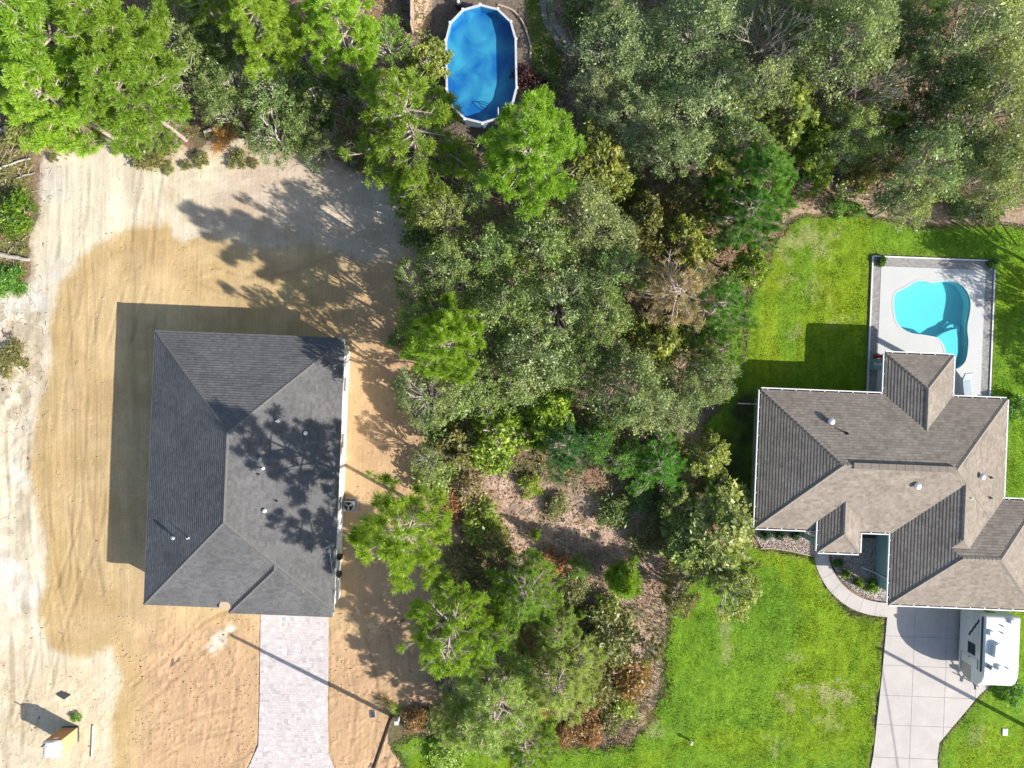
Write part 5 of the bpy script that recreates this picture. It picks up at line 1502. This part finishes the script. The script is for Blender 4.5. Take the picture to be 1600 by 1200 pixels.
LIME = (.28, .42, .045); LIME2 = (.34, .48, .05); GRN = (.18, .35, .05); PGR = (.28, .43, .06); SOFT = (.37, .45, .13)
OAK = (.28, .365, .115); OAKD = (.20, .27, .08); OAKG = (.335, .395, .175); OAKY = (.33, .37, .10); BRO = (.36, .41, .14)
YEL = (.31, .40, .06); RUST = (.38, .21, .085); BRN = (.46, .34, .20); OLV = (.28, .27, .10)
WG = 'trees of the woodland strip between the houses'; TL = 'trees behind the sand lot'; TR = 'trees behind the pool lawn'
T = [
 # --- top left
 ('pine', 62, 40, 105, 15, LIME, 'tall lime-green pine filling the top left corner', TL),
 ('pine', 160, 40, 95, 14, LIME, 'tall lime-green pine second from the left at the top edge', TL),
 ('pine', 70, 150, 90, 12, LIME2, 'bright pine at the left edge just above the clearing', TL),
 ('pine', 185, 140, 85, 12, LIME, 'bright green pine above the upper left sand edge', TL),
 ('soft', 15, 95, 70, 9, PGR, 'green sand pine cut by the left edge near the top', TL),
 ('oak', 265, 40, 60, 8, OAK, 'dark green oak between the left pines near the top edge', TL),
 ('oak', 300, 110, 55, 7, OAK, 'small grey-green oak above the weedy sand edge', TL),
 ('soft', 250, 190, 45, 4.5, PGR, 'low green pine leaning over the upper left sand', TL),
 ('oak', 335, 60, 55, 7, OAKD, 'dark oak left of the pine at the top edge', TL),
 ('pine', 405, 40, 72, 12, LIME, 'lime pine at the top edge left of the brightest pine', TL),
 ('oak', 345, 165, 42, 6, OAK, 'small oak just above the sand left of the fallen log', TL),
 ('oak', 425, 130, 60, 7.5, OAK, 'green oak below the lime pine at the top', TL),
 ('oak', 420, 205, 55, 6.5, OAKD, 'dull green oak bordering the pale pink sand', TL),
 ('thin', 490, 150, 52, 6, OAKD, 'thin dark scrub oak with bare twigs left of the white-branched pine', TL),
 ('dead', 470, 110, 40, 5, OLV, 'bare grey dead tree under the brightest top pine', TL),
 ('dead', 500, 215, 38, 4, OLV, 'bare grey leaning dead tree at the pink sand edge', TL),
 ('oak', 500, 225, 40, 5, OAKD, 'low dark oak right at the pink sand edge', TL),
 ('pine', 530, 35, 80, 12, LIME2, 'brightest lime pine at the top edge left of the board fence', TL),
 ('oak', 600, 60, 45, 7, PGR, 'green oak between the lime pine and the board fence', TL),
 ('soft', 640, 195, 112, 13, LIME, 'large pine with pale branches left of the oval blue pool', TL),
 ('broad', 668, 92, 36, 4.5, OAKY, 'small yellowish scrub oak against the blue pool', TL),
 ('pine', 825, 232, 100, 13, LIME, 'dense lime pine below the oval blue pool', WG),
 # --- top centre, top right
 ('oakbig', 985, 70, 95, 4.6, OAKG, 'broad grey-green oak right of the stone path', TR),
 ('oakbig', 1095, 45, 100, 6.5, OAKG, 'broad silver-green oak at the top edge above the red chairs', TR),
 ('oakbig', 1115, 160, 95, 6.5, OAKG, 'broad silver-green oak right of the red chairs', TR),
 ('oakbig', 1000, 195, 85, 5.5, OAKG, 'grey-green oak right of the dense lime pine', TR),
 ('oak', 1065, 235, 62, 8, OAKG, 'grey-green oak above the small dark clearing', TR),
 ('broad', 930, 250, 55, 6, OAKY, 'olive and yellow scrub oak right of the dense lime pine', WG),
 ('thin', 955, 285, 38, 5, OAKY, 'thin yellowish scrub oak above the dark gap', WG),
 ('oakbig', 1335, 55, 95, 9.5, OAKG, 'grey-green oak at the top edge right of the bleached dead tree', TR),
 ('oak', 1280, 55, 58, 8, OAK, 'green oak beside the bleached dead tree at the top', TR),
 ('oak', 1410, 110, 60, 7, OAK, 'green oak below the top edge in the right-hand wood', TR),
 ('oakbig', 1535, 55, 110, 10, OAKG, 'large silver-green oak in the top right corner', TR),
 ('oak', 1440, 30, 55, 8, OAK, 'green oak at the top edge left of the corner oak', TR),
 ('oakbig', 1560, 160, 105, 10, OAKG, 'large silver-green oak at the right edge below the corner', TR),
 ('oakbig', 1470, 250, 85, 8.5, OAKG, 'grey-green oak overhanging the back lawn', TR),
 ('oak', 1425, 310, 50, 7, OAKG, 'small silver oak touching the back lawn above the pool deck', TR),
 ('oakbig', 1565, 260, 80, 9, OAKG, 'silver oak at the right edge nearest the back lawn', TR),
 ('oak', 1440, 175, 48, 6, OAKD, 'dark small oak in the middle of the right-hand wood', TR),
 ('thin', 1385, 190, 38, 5, YEL, 'thin yellow-green scrub oak in the right-hand wood', TR),
 ('thin', 1400, 235, 40, 5, OLV, 'thin olive scrub oak above the back lawn line', TR),
 ('broad', 1235, 175, 55, 6, OAKY, 'yellow-green scrub oak below the twisted grey branches', TR),
 ('broad', 1270, 215, 42, 5, YEL, 'yellow scrub oak above the palmettos', TR),
 ('dead', 1320, 140, 52, 7, OLV, 'twisted bare grey tree in the right-hand wood', TR),
 ('dead', 1208, 60, 42, 8, OLV, 'bleached dead tree right of the broad silver oaks', TR),
 ('pine', 1195, 275, 62, 8, GRN, 'dark emerald pine at the corner of the back lawn', TR),
 ('soft', 1170, 335, 66, 8, (.12,.27,.04), 'soft green pine left of the upper back lawn', TR),
 ('soft', 1130, 300, 45, 7, PGR, 'green sand pine above the brown dying pine', WG),
 ('palmetto', 1262, 290, 26, 1.3, GRN, 'bright green palmetto by the back lawn, larger of the two', 'palmettos by the back lawn'),
 ('palmetto', 1330, 292, 20, 1.1, GRN, 'small green palmetto at the back lawn edge, right one', 'palmettos by the back lawn'),
 # --- middle of the woodland strip
 ('oak', 690, 335, 55, 8, OAKY, 'yellow-green oak right of the pale pink sand', WG),
 ('soft', 655, 310, 45, 8, LIME, 'lime pine tip overhanging the pink sand corner', WG),
 ('oak', 640, 440, 38, 10, OAKD, 'dark thin oak leaning over the shaded sand', WG),
 ('oak', 700, 425, 60, 10, OAK, 'grey-green oak right of the shaded sand', WG),
 ('oak', 760, 395, 62, 8, OAK, 'grey-green oak below the dense lime pine', WG),
 ('oak', 850, 375, 72, 8.5, OAK, 'round grey-green oak in the upper woodland strip', WG),
 ('oakbig', 925, 345, 82, 8.5, OAKG, 'silver oak right of centre in the upper strip', WG),
 ('oak', 960, 425, 66, 8, OAK, 'grey-green oak left of the brown dying pine', WG),
 ('oakbig', 790, 480, 80, 9, OAK, 'grey-green oak at the heart of the woodland strip', WG),
 ('oak', 875, 475, 75, 8.5, OAKG, 'silver-green oak right of the strip centre', WG),
 ('oak', 935, 505, 62, 8, OAK, 'green oak below left of the dying pine', WG),
 ('oak', 655, 500, 46, 10.5, OAK, 'oak overhanging the orange sand above the lime pine', WG),
 ('pine', 690, 540, 72, 14, LIME, 'lime pine right of the dark roof ridge corner', WG),
 ('oak', 735, 600, 68, 8, OAK, 'grey-green oak below the lime pine in the strip', WG),
 ('oakbig', 835, 555, 85, 9, OAKG, 'silver-green oak at the picture centre', WG),
 ('oak', 905, 575, 58, 8, OAKD, 'dark green oak right of the picture centre', WG),
 ('oak', 660, 625, 58, 11.5, OAKG, 'pale green oak right of the dark roof', WG),
 ('broad', 1010, 350, 42, 5, OLV, 'olive scrub oak below the dark clearing', WG),
 ('broad', 1075, 375, 45, 5, OAKY, 'yellow-brown scrub oak above the dying pine', WG),
 ('brown', 1052, 455, 75, 9.5, BRN, 'brown dying pine with bare grey branches', WG),
 ('soft', 1120, 480, 68, 8, (.14,.30,.04), 'soft bright green pine right of the brown dying pine', WG),
 ('soft', 1130, 545, 45, 6, PGR, 'small soft pine at the edge of the back lawn shadow', WG),
 ('broad', 1020, 540, 55, 6, OAKY, 'yellow-green scrub oak below the dying pine', WG),
 ('oak', 1120, 590, 45, 7, OAKG, 'silver oak beside the shaded side yard', WG),
 ('oakbig', 1000, 615, 82, 8.5, OAKG, 'broad silver oak right of the strip below the dying pine', WG),
 ('oak', 1070, 625, 55, 7.5, OAKG, 'pale oak between the broad silver oak and the side yard', WG),
 ('broad', 1170, 420, 38, 4.5, YEL, 'yellow-green scrub oak at the left edge of the back lawn', WG),
 ('broad', 780, 680, 55, 5, YEL, 'yellow-green scrub oak above the pink clearing', WG),
 ('broad', 720, 690, 42, 4.5, OLV, 'olive scrub oak left of the yellow-green one', WG),
 ('broad', 855, 640, 45, 5.5, YEL, 'yellow-green scrub oak above the blue-green pine', WG),
 ('soft', 885, 695, 52, 6, (.10,.24,.06), 'blue-green pine with a bare pale tip above the clearing', WG),
 ('oak', 935, 690, 38, 5, GRN, 'dark green young oak right of the blue-green pine', WG),
 ('soft', 1030, 730, 55, 5, (.11,.30,.02), 'bright emerald young pine left of the side yard', WG),
 ('oak', 975, 720, 38, 4.5, GRN, 'small dark green oak left of the emerald pine', WG),
 ('broad', 1105, 715, 36, 4.5, BRO, 'pale-leaved scrub oak at the side yard edge', WG),
 ('broad', 1125, 835, 72, 4.6, BRO, 'large pale yellow-green scrub oak left of the front bed', WG),
 ('broad', 1075, 855, 45, 3.6, BRO, 'pale scrub oak left of the large one by the lawn', WG),
 ('thin', 1060, 790, 40, 3.4, OAKY, 'thin yellow-green scrub oak below the emerald pine', WG),
 ('thin', 1150, 930, 42, 5, BRO, 'thin pale scrub oak standing over the front lawn', WG),
 ('thin', 1068, 935, 32, 4, OLV, 'thin twiggy oak at the left edge of the front lawn', WG),
 ('pom', 628, 845, 92, 14.5, LIME2, 'pom-pom tufted lime pine beside the air conditioner', WG),
 ('oak', 668, 720, 36, 4, OAK, 'small grey-green oak above the tufted pine', WG),
 ('soft', 705, 990, 82, 13.5, LIME, 'bright sand pine right of the paver driveway', WG),
 ('soft', 820, 930, 62, 7, LIME, 'bright green sand pine in the lower strip', WG),
 ('soft', 775, 1090, 100, 9, SOFT, 'greyish sand pine with bare branches at the bottom', WG),
 ('soft', 865, 1060, 75, 7.5, SOFT, 'pale sand pine left of the rust-coloured shrubs', WG),
 ('soft', 820, 1170, 60, 7, PGR, 'sand pine at the bottom edge of the strip', WG),
 ('young', 978, 905, 30, 4.2, LIME, 'single young lime pine in the pink clearing', WG),
 ('young', 838, 835, 8, 1.6, LIME, 'tiny pine seedling in the pink clearing', WG),
 ('young', 906, 962, 9, 1.5, LIME, 'tiny pine seedling left of the olive shrub', WG),
 # --- trees just outside the frame whose shadows fall into it
 ('oak', 1835, 500, 66, 9, OAKG, 'oak beyond the right edge shading the pool deck', 'trees outside the frame'),
 ('oak', 1893, 620, 70, 8, OAK, 'oak beyond the right edge shading the back lawn', 'trees outside the frame'),
 ('oak', 1790, 420, 70, 9, LIME, 'pine beyond the right edge shading the back lawn', 'trees outside the frame'),
]
T += [
 ('oak', 1195, 130, 55, 8, OAKG, 'silver oak left of the yellow-green scrub oak in the right-hand wood', TR),
 ('oak', 1165, 215, 48, 7, OAK, 'green oak between the broad silver oaks and the emerald pine', TR),
 ('oak', 1345, 195, 50, 6.5, OAK, 'green oak right of the twisted grey tree', TR),
 ('oak', 1310, 230, 44, 6, OAKD, 'dark oak above the small palmetto', TR),
 ('oak', 1500, 140, 60, 8, OAK, 'green oak between the two large silver oaks at the right edge', TR),
 ('oak', 1405, 30, 48, 7.5, OAKG, 'silver oak at the top edge right of the grey-green one', TR),
 ('oak', 1230, 20, 45, 7, OAK, 'green oak at the top edge behind the bleached dead tree', TR),
 ('oak', 930, 140, 44, 4, OAKG, 'grey-green oak at the end of the stone path', TR),
 ('soft', 955, 20, 40, 4.5, OAKG, 'pale feathery tree at the top edge right of the stone path', TR),
 ('thin', 1080, 300, 36, 5, OLV, 'thin olive scrub oak below the broad silver oaks', WG),
 ('oak', 350, 120, 48, 7, OAK, 'grey-green oak in the dark hollow behind the sand bank', TL),
 ('oak', 470, 195, 40, 5.5, OAK, 'grey-green oak left of the bare leaning tree', TL),
 ('thin', 560, 140, 40, 5.5, OAKD, 'thin dark scrub oak at the left side of the white-branched pine', TL),
 ('soft', 330, 20, 50, 9, PGR, 'green sand pine at the top edge between oak and lime pine', TL),
 ('oak', 740, 300, 40, 7, OAK, 'grey-green oak between the white-branched pine and the dense lime pine', WG),
 ('thin', 800, 620, 42, 5.5, OAKD, 'dark thin scrub oak below the picture centre', WG),
 ('thin', 950, 650, 40, 5, OAKD, 'dark thin scrub oak left of the broad silver oak foot', WG),
 ('broad', 690, 660, 38, 4.5, OAK, 'grey-green scrub oak at the orange sand edge', WG),
 ('soft', 760, 1000, 55, 7, PGR, 'green sand pine between the bright pair in the lower strip', WG),
 ('soft', 870, 985, 42, 5.5, SOFT, 'pale soft pine above the rust-coloured shrubs', WG),
 ('soft', 910, 1050, 40, 5, SOFT, 'pale wispy pine left of the yellow-rust shrub', WG),
 ('soft', 720, 1130, 50, 6, SOFT, 'greyish sand pine right of the utility pole', WG),
 ('soft', 905, 890, 20, 3, PGR, 'slim young sand pine in the middle of the pink clearing', WG),
 ('thin', 1015, 1020, 24, 3, OLV, 'thin scrub oak on the sandy verge', WG),
 ('dead', 800, 1090, 60, 6, OLV, 'bare grey tree among the bottom sand pines', WG),
 ('dead', 735, 1010, 45, 7, OLV, 'bare grey tree inside the bright sand pine', WG),
 ('dead', 1105, 890, 26, 3, OLV, 'small bare grey tree at the front lawn edge', WG),
]
for t in T:
    tree(*t)

SH = [
 (22, 335, 38, 1.6, (.17,.30,.02), 'bright yellow-green shrub at the left edge of the sand'),
 (10, 440, 30, 1.0, GRN, 'low green shrub at the left edge below the fallen grey log'),
 (12, 560, 28, .9, OLV, 'grey-green weed clump at the left edge of the sand'),
 (40, 205, 34, 1.6, OAKY, 'olive shrub at the foot of the left-hand pines'),
 (90, 205, 34, 1.6, YEL, 'yellow-green shrub above the upper left sand corner'),
 (235, 232, 36, 1.2, OLV, 'sparse leafy shrub standing in the upper sand'),
 (205, 215, 20, .9, OLV, 'small sparse shrub left of the one in the upper sand'),
 (315, 250, 14, .8, OLV, 'small green sprig at the sand bank'),
 (372, 248, 16, .8, OLV, 'little weed shrub right of the orange dry grass'),
 (560, 235, 30, 1.5, OAKD, 'dark shrub at the pink sand edge below the big pine'),
 (655, 370, 34, 1.8, OAKD, 'dark shrub at the right end of the pink sand'),
 (680, 745, 38, 1.8, OAK, 'grey-green shrub above the tufted lime pine'),
 (625, 530, 22, 1.0, OAKD, 'small dark shrub on the orange sand by the roof corner'),
 (755, 812, 38, 1.7, YEL, 'yellow-green shrub in the middle of the pink clearing'),
 (735, 770, 30, 1.3, BRN, 'brown dried shrub above the yellow-green one in the clearing'),
 (775, 850, 34, 1.4, OLV, 'olive shrub below the yellow-green one in the clearing'),
 (870, 790, 22, .9, OLV, 'small olive shrub in the shaded clearing'),
 (960, 800, 32, 1.2, OAKD, 'dark shrub at the right of the shaded clearing'),
 (1010, 850, 26, 1.0, OLV, 'olive shrub left of the pale scrub oaks'),
 (960, 995, 52, 2.2, OLV, 'large olive-yellow shrub left of the sandy verge'),
 (945, 950, 26, 1.3, OAKY, 'yellowish shrub above the large olive shrub'),
 (985, 1065, 34, 1.5, (.32,.19,.05), 'yellow-rust shrub by the lower verge'),
 (940, 1075, 34, 1.5, OLV, 'dull olive shrub left of the yellow-rust one'),
 (912, 1128, 34, 1.2, RUST, 'rust-orange shrub, biggest of the three near the bottom'),
 (880, 1150, 22, 1.0, RUST, 'rust-orange shrub, leftmost of the three near the bottom'),
 (925, 1155, 18, .9, RUST, 'rust-orange shrub, lowest of the three near the bottom'),
 (975, 1105, 22, 1.1, YEL, 'yellow-green shrub between the rust shrubs and lawn'),
 (650, 1125, 22, .9, (.28,.17,.06), 'brown dry weeds beside the utility pole'),
 (680, 1132, 24, .9, OLV, 'olive weeds right of the utility pole'),
 (700, 1175, 34, 1.0, PGR, 'green shrub in the bottom grass right of the pole'),
 (1255, 240, 40, 1.8, OLV, 'olive shrub under the yellow scrub oaks'),
 (1350, 270, 34, 1.5, OLV, 'olive shrub behind the small palmetto'),
 (1310, 325, 16, .8, GRN, 'low green weed at the back lawn edge'),
 (1340, 328, 15, .8, GRN, 'low green weed at the back lawn edge, right-hand one'),
 (1500, 325, 24, 1.1, OAKD, 'dark shrub at the right end of the back lawn edge'),
 (1550, 335, 20, 1.0, OAKD, 'small dark shrub near the right edge of the back lawn'),
 (985, 300, 30, 1.3, (.16,.22,.03), 'green shrub in the dark clearing of the strip'),
 (1040, 330, 30, 1.5, BRN, 'brown shrub in the dark clearing of the strip'),
 (1085, 880, 24, 1.2, OLV, 'low olive shrub at the lawn corner'),
 (820, 118, 20, 1.5, (.09,.03,.03), 'dark red-leaved shrub at the right side of the blue pool'),
 (840, 128, 18, 1.3, (.07,.03,.03), 'dark red-leaved shrub, right-hand one by the blue pool'),
 (118, 1121, 9, .4, GRN, 'little green weed above the portable toilet'),
 (1588, 640, 24, 1.4, GRN, 'dark green shrub beside the right side of the tan roof'),
 (1585, 1085, 22, 1.2, GRN, 'dark green shrub on the grass below the camper'),
 (1130, 250, 28, 1.6, OAKY, 'yellowish shrub beside the dark emerald pine'),
]
SH += [
 (705, 790, 26, 1.0, (.40,.2,.1), 'reddish-brown shrub right of the tufted lime pine'),
 (720, 880, 30, 1.2, OLV, 'olive shrub below the tufted lime pine'),
 (830, 760, 20, .8, YEL, 'small yellow-green shrub at the top of the pink clearing'),
 (860, 880, 24, 1.0, (.40,.2,.1), 'reddish-brown shrub in the lower clearing'),
 (900, 920, 26, 1.0, OLV, 'olive shrub left of the single young pine'),
 (930, 1010, 28, 1.2, OLV, 'olive shrub beside the large olive-yellow shrub'),
 (890, 1020, 26, 1.2, BRN, 'dry brown shrub among the pale pines'),
 (1000, 780, 24, 1.0, OAKD, 'dark shrub below the emerald young pine'),
 (1035, 815, 26, 1.1, OLV, 'olive shrub left of the thin yellow-green scrub oak'),
 (1050, 690, 20, 1.0, YEL, 'yellow-green shrub above the dark log'),
 (955, 1130, 22, .9, OLV, 'olive weeds right of the rust-orange shrubs'),
 (840, 1110, 26, 1.1, (.36,.24,.07), 'yellowish-brown shrub left of the rust-orange shrubs'),
 (760, 720, 24, 1.0, YEL, 'yellow-green shrub at the upper left of the clearing'),
 (1280, 265, 26, 1.2, YEL, 'yellow-green shrub between the two palmettos'),
]
for (px, py, r, h, c, lab) in SH:
    tree('shrub', px, py, r, h, c, lab, 'shrubs')
for i, (px, py, r) in enumerate(((228,222,14),(246,246,16),(262,262,12),(82,246,8),(290,258,9),(396,255,9),(180,232,10))):
    tree('shrub', px, py, r, .5, OLV, ('low sprig on the bank below the olive shrub', 'leafy sprig lying on the cream sand', 'lowest leafy sprig on the cream sand', 'tiny sprig at the upper left sand corner', 'little sprig left of the orange dry grass', 'little sprig right of the orange dry grass', 'small sprig under the left-hand pines')[i], 'shrubs')
BL = [(1197,836,9,.7,(.09,.16,.08),'clipped green shrub in the left bed, nearest the house corner'),(1221,836,8,.7,(.09,.16,.08),'clipped green shrub, middle one of the left bed'),(1243,836,8,.7,(.09,.16,.08),'clipped green shrub in the left bed, nearest the entry roof'),
      (1310,880,8,.7,(.08,.20,.02),'shaded clipped shrub in the bed below the entry roof'),(1322,897,7,.8,(.22,.34,.03),'lime cone shrub in the right bed, uppermost sunlit one'),(1342,911,8,.9,(.24,.36,.03),'lime cone shrub in the right bed, middle sunlit one'),(1363,917,11,.7,(.24,.36,.03),'spreading lime shrub in the right bed by the downspout'),
      (1379,408,8,.7,(.12,.22,.03),'small shrub on the corner of the pool paver border'),(1553,412,9,.7,(.14,.28,.03),'small shrub at the far right corner of the pool deck')]
for (px, py, r, h, c, lab) in BL:
    tree('ball', px, py, r, h, c, lab, 'clipped garden shrubs')
WD = [(352,208,24,.6,(.55,.26,.08),'orange dry grass clump on the sand bank'),(345,225,18,.5,(.50,.25,.09),'smaller orange dry grass clump on the sand bank'),(30,450,18,.5,GRN,'green grass clump under the left shrub'),(25,545,20,.5,OLV,'grey grass clump on the left sand edge'),(600,1098,16,.5,(.22,.16,.07),'dry grass clump at the foot of the utility pole'),(618,1108,16,.4,YEL,'green grass clump at the foot of the utility pole'),
      (1045,900,20,.4,(.30,.25,.1),'dry grass clump by the lawn corner'),(1010,1120,18,.4,(.36,.28,.14),'pale dry grass clump on the verge')]
for (px, py, r, h, c, lab) in WD:
    tree('weed', px, py, r, h, c, lab, 'grass clumps')

# fallen logs
LOGS = [((-10,398),(48,406),.2,'dead','thick grey log lying at the left edge of the sand'),((-10,196),(52,228),.13,'dead','long pale log at the left edge above the clearing'),((-10,268),(48,248),.10,'dead','thin pale log at the left edge, lower one'),((28,278),(56,270),.06,'dead','short pale stick at the upper left sand corner'),((320,207),(388,172),.14,'dead','fallen grey log with a pale sawn end on the sand bank'),((1052,664),(1086,681),.11,'bark','dark log lying beside the shaded side yard'),((868,842),(885,848),.08,'bark','dark stick lying in the pink clearing'),((1300,305),(1372,318),.08,'bark','thin brown log along the back lawn edge'),((548,408),(549,392),.06,'bark','dark stick standing out of the shaded sand'),((640,190),(668,165),.09,'dead','grey log at the foot of the white-branched pine'),((1500,338),(1590,326),.08,'bark','brown log near the right end of the back lawn edge'),((975,178),(1010,186),.08,'dead','pale log below the red chairs')]
lr = random.Random(5)
for a, b, r, m, lab in LOGS:
    a = G(*a); b = G(*b); pts = []; rad = []
    for k in range(7):
        t = k / 6; pts.append((a[0]+(b[0]-a[0])*t + lr.uniform(-.06, .06), a[1]+(b[1]-a[1])*t + lr.uniform(-.06, .06), r * .8 + .03)); rad.append(r * (1 - .4 * t))
    tag(MB().tube(pts, rad, 8).build('fallen_log', M[m], None), lab, 'log', 'fallen logs')

# undergrowth and litter: uncountable
WOOD_POLYS = [
    [(-40,-40),(1640,-40),(1640,330),(1240,330),(1170,480),(1150,560),(1095,640),(1090,800),(1060,880),(1030,1000),(1000,1140),(700,1140),(690,1000),(730,850),(690,760),(672,560),(690,420),(660,300),(520,235),(400,225),(300,215),(200,180),(60,225),(-40,210)],
    [(-40,205),(50,235),(45,430),(-40,455)]]
def scatter(n, seed, avoid_clear=0.0):
    r = np.random.RandomState(seed); out = []
    P = r.uniform((-40, -40), (1640, 1150), (n * 2, 2))
    k = np.zeros(len(P), bool)
    for poly in WOOD_POLYS: k |= region(poly, P[:, 0], P[:, 1], 9, 6) > 0
    k &= ~pip(P[:, 0], P[:, 1], [(668,-60),(845,-60),(850,160),(800,215),(690,215)])
    if avoid_clear: k &= ~(pip(P[:, 0], P[:, 1], CLEAR) & (r.rand(len(P)) < avoid_clear))
    P = P[k][:n]
    return P, r
P, r = scatter(5200, 21, .85)
cen = np.stack([(P[:, 0] - 800) * CAM_H / FPX, (600 - P[:, 1]) * CAM_H / FPX, r.uniform(.05, .5, len(P))], -1)
m = 12
pos = np.repeat(cen, m, 0) + r.normal(size=(len(cen) * m, 3)) * np.array((.20, .20, .14)); pos[:, 2] = np.maximum(pos[:, 2], .03)
V, F = leaf_quads(r, pos, .085, .9)
o = link('undergrowth', np_mesh('undergrowth', V, F, tint=np.repeat(np.clip(np.repeat(r.uniform(.15, .85, len(cen)), m) + r.normal(0, .1, len(pos)), 0, 1), 4)), M['leaf'])
o.color = (.19, .24, .06, 1); tag(o, 'low green undergrowth covering the woodland floor', 'undergrowth', kind='stuff')
P, r = scatter(40000, 22)
pos = np.stack([(P[:, 0] - 800) * CAM_H / FPX, (600 - P[:, 1]) * CAM_H / FPX, r.uniform(.0, .09, len(P))], -1)
V, F = leaf_quads(r, pos, .085, 2.2)
o = link('leaf_litter', np_mesh('leaf_litter', V, F, tint=np.repeat(r.uniform(.1, .95, len(pos)), 4)), M['leaf'])
o.color = (.42, .26, .17, 1); tag(o, 'brown fallen leaves scattered over the woodland floor', 'leaf litter', kind='stuff')
P, r = scatter(5000, 23); w = Wood(); rr = random.Random(8)
for a, b in P:
    x, y = G(a, b); th = rr.uniform(0, 6.28); L = rr.uniform(.3, 1.3)
    w.limb((x, y, .04), (x + L * math.cos(th), y + L * math.sin(th), rr.uniform(.04, .3)), .022, .01, rr, .12, 2, 3)
o = w.build('twigs', M['dead'], None); tag(o, 'pale dead twigs scattered over the woodland floor', 'twigs', kind='stuff')
# twigs, roots and clods at the scraped edges of the sand
r = np.random.RandomState(31); w = Wood(); n_ = 0
P = r.uniform((0, 200), (700, 1190), (30000, 2)); sd = region(SAND, P[:, 0], P[:, 1])
for (a, b), s in zip(P, sd):
    if 0 < s < 26 and rr.random() < .08 or (0 < s and a < 75 and 450 < b < 680 and rr.random() < .16) or (s > 0 and rr.random() < .0012):
        x, y = G(a, b); th = rr.uniform(0, 6.28); L = rr.uniform(.1, .55)
        w.limb((x, y, .05), (x + L * math.cos(th), y + L * math.sin(th), rr.uniform(.05, .14)), .018, .008, rr, .18, 2, 3)
o = w.build('twigs', M['bark'], None); tag(o, 'dark broken roots and sticks lying along the edges of the sand', 'twigs', kind='stuff')

# crumbly clods left by the diggers on the sand
r = np.random.RandomState(41); mb = MB(); mb.col = (.5, .35, .2)
P = r.uniform((0, 230), (690, 1195), (9500, 2)); sd = region(SAND, P[:, 0], P[:, 1])
dens = np.where((P[:, 1] > 950) & (P[:, 0] > 180), .42, .05) + np.where((P[:, 1] > 1040) & (P[:, 0] < 180), .15, 0) + np.where(P[:, 0] > 545, .2, 0)
dens *= .25 + 1.5 * smooth(.4, .65, fbm(P[:, 0], P[:, 1], 3, 45, 3))
k = (sd > 2) & (r.rand(len(P)) < dens) & (sdist(P[:, 0], P[:, 1], PAV) < -2)
for a, b in P[k]:
    x, y = G(a, b); u, v = U(x, y)
    if -24.4 < u < -11.9 and -16.2 < v < 2.3: continue
    q = r.uniform(.03, .085); rot = r.uniform(0, 6); g = r.uniform(.8, 1.15); mb.col = (.50 * g, .35 * g, .21 * g)
    e = r.uniform(.6, 1.8)
    ring = [(x + q * e * math.cos(rot + 1.257 * i) * r.uniform(.7, 1.2), y + q * math.sin(rot + 1.257 * i) * r.uniform(.7, 1.2), -.01) for i in range(5)]
    mb.add(ring + [(x + r.uniform(-.02, .02), y, .05 + q * r.uniform(.5, 1.1))], [(i, (i + 1) % 5, 5) for i in range(5)])
tag(mb.build('sand_clods', M['stone'], None), 'crumbly sand clods strewn over the rough parts of the lot', 'sand', kind='stuff')

# dry tufts that blur the line between lawn and scrub
def dry_cols(X, Y, PX, PY):
    n = fbm(X, Y, 4, .8, 4)
    return lerp3(np.zeros(X.shape + (3,)) + np.array((0.38, 0.30, 0.17)), (0.16, 0.22, 0.04), smooth(0.40, 0.62, n))
grass('grass', 'dry and green rough grass along the edge between front lawn and scrub', [[(1012,920),(1060,910),(1052,1000),(1050,1090),(1020,1140),(960,1165),(930,1150),(985,1130),(1004,1080),(1010,1000)], [(900,860),(1010,880),(1020,960),(960,980),(900,930)], [(700,1130),(860,1145),(985,1150),(985,1175),(860,1180),(690,1170)]], 9000, 6, .06, .2, dry_cols, None, .03)
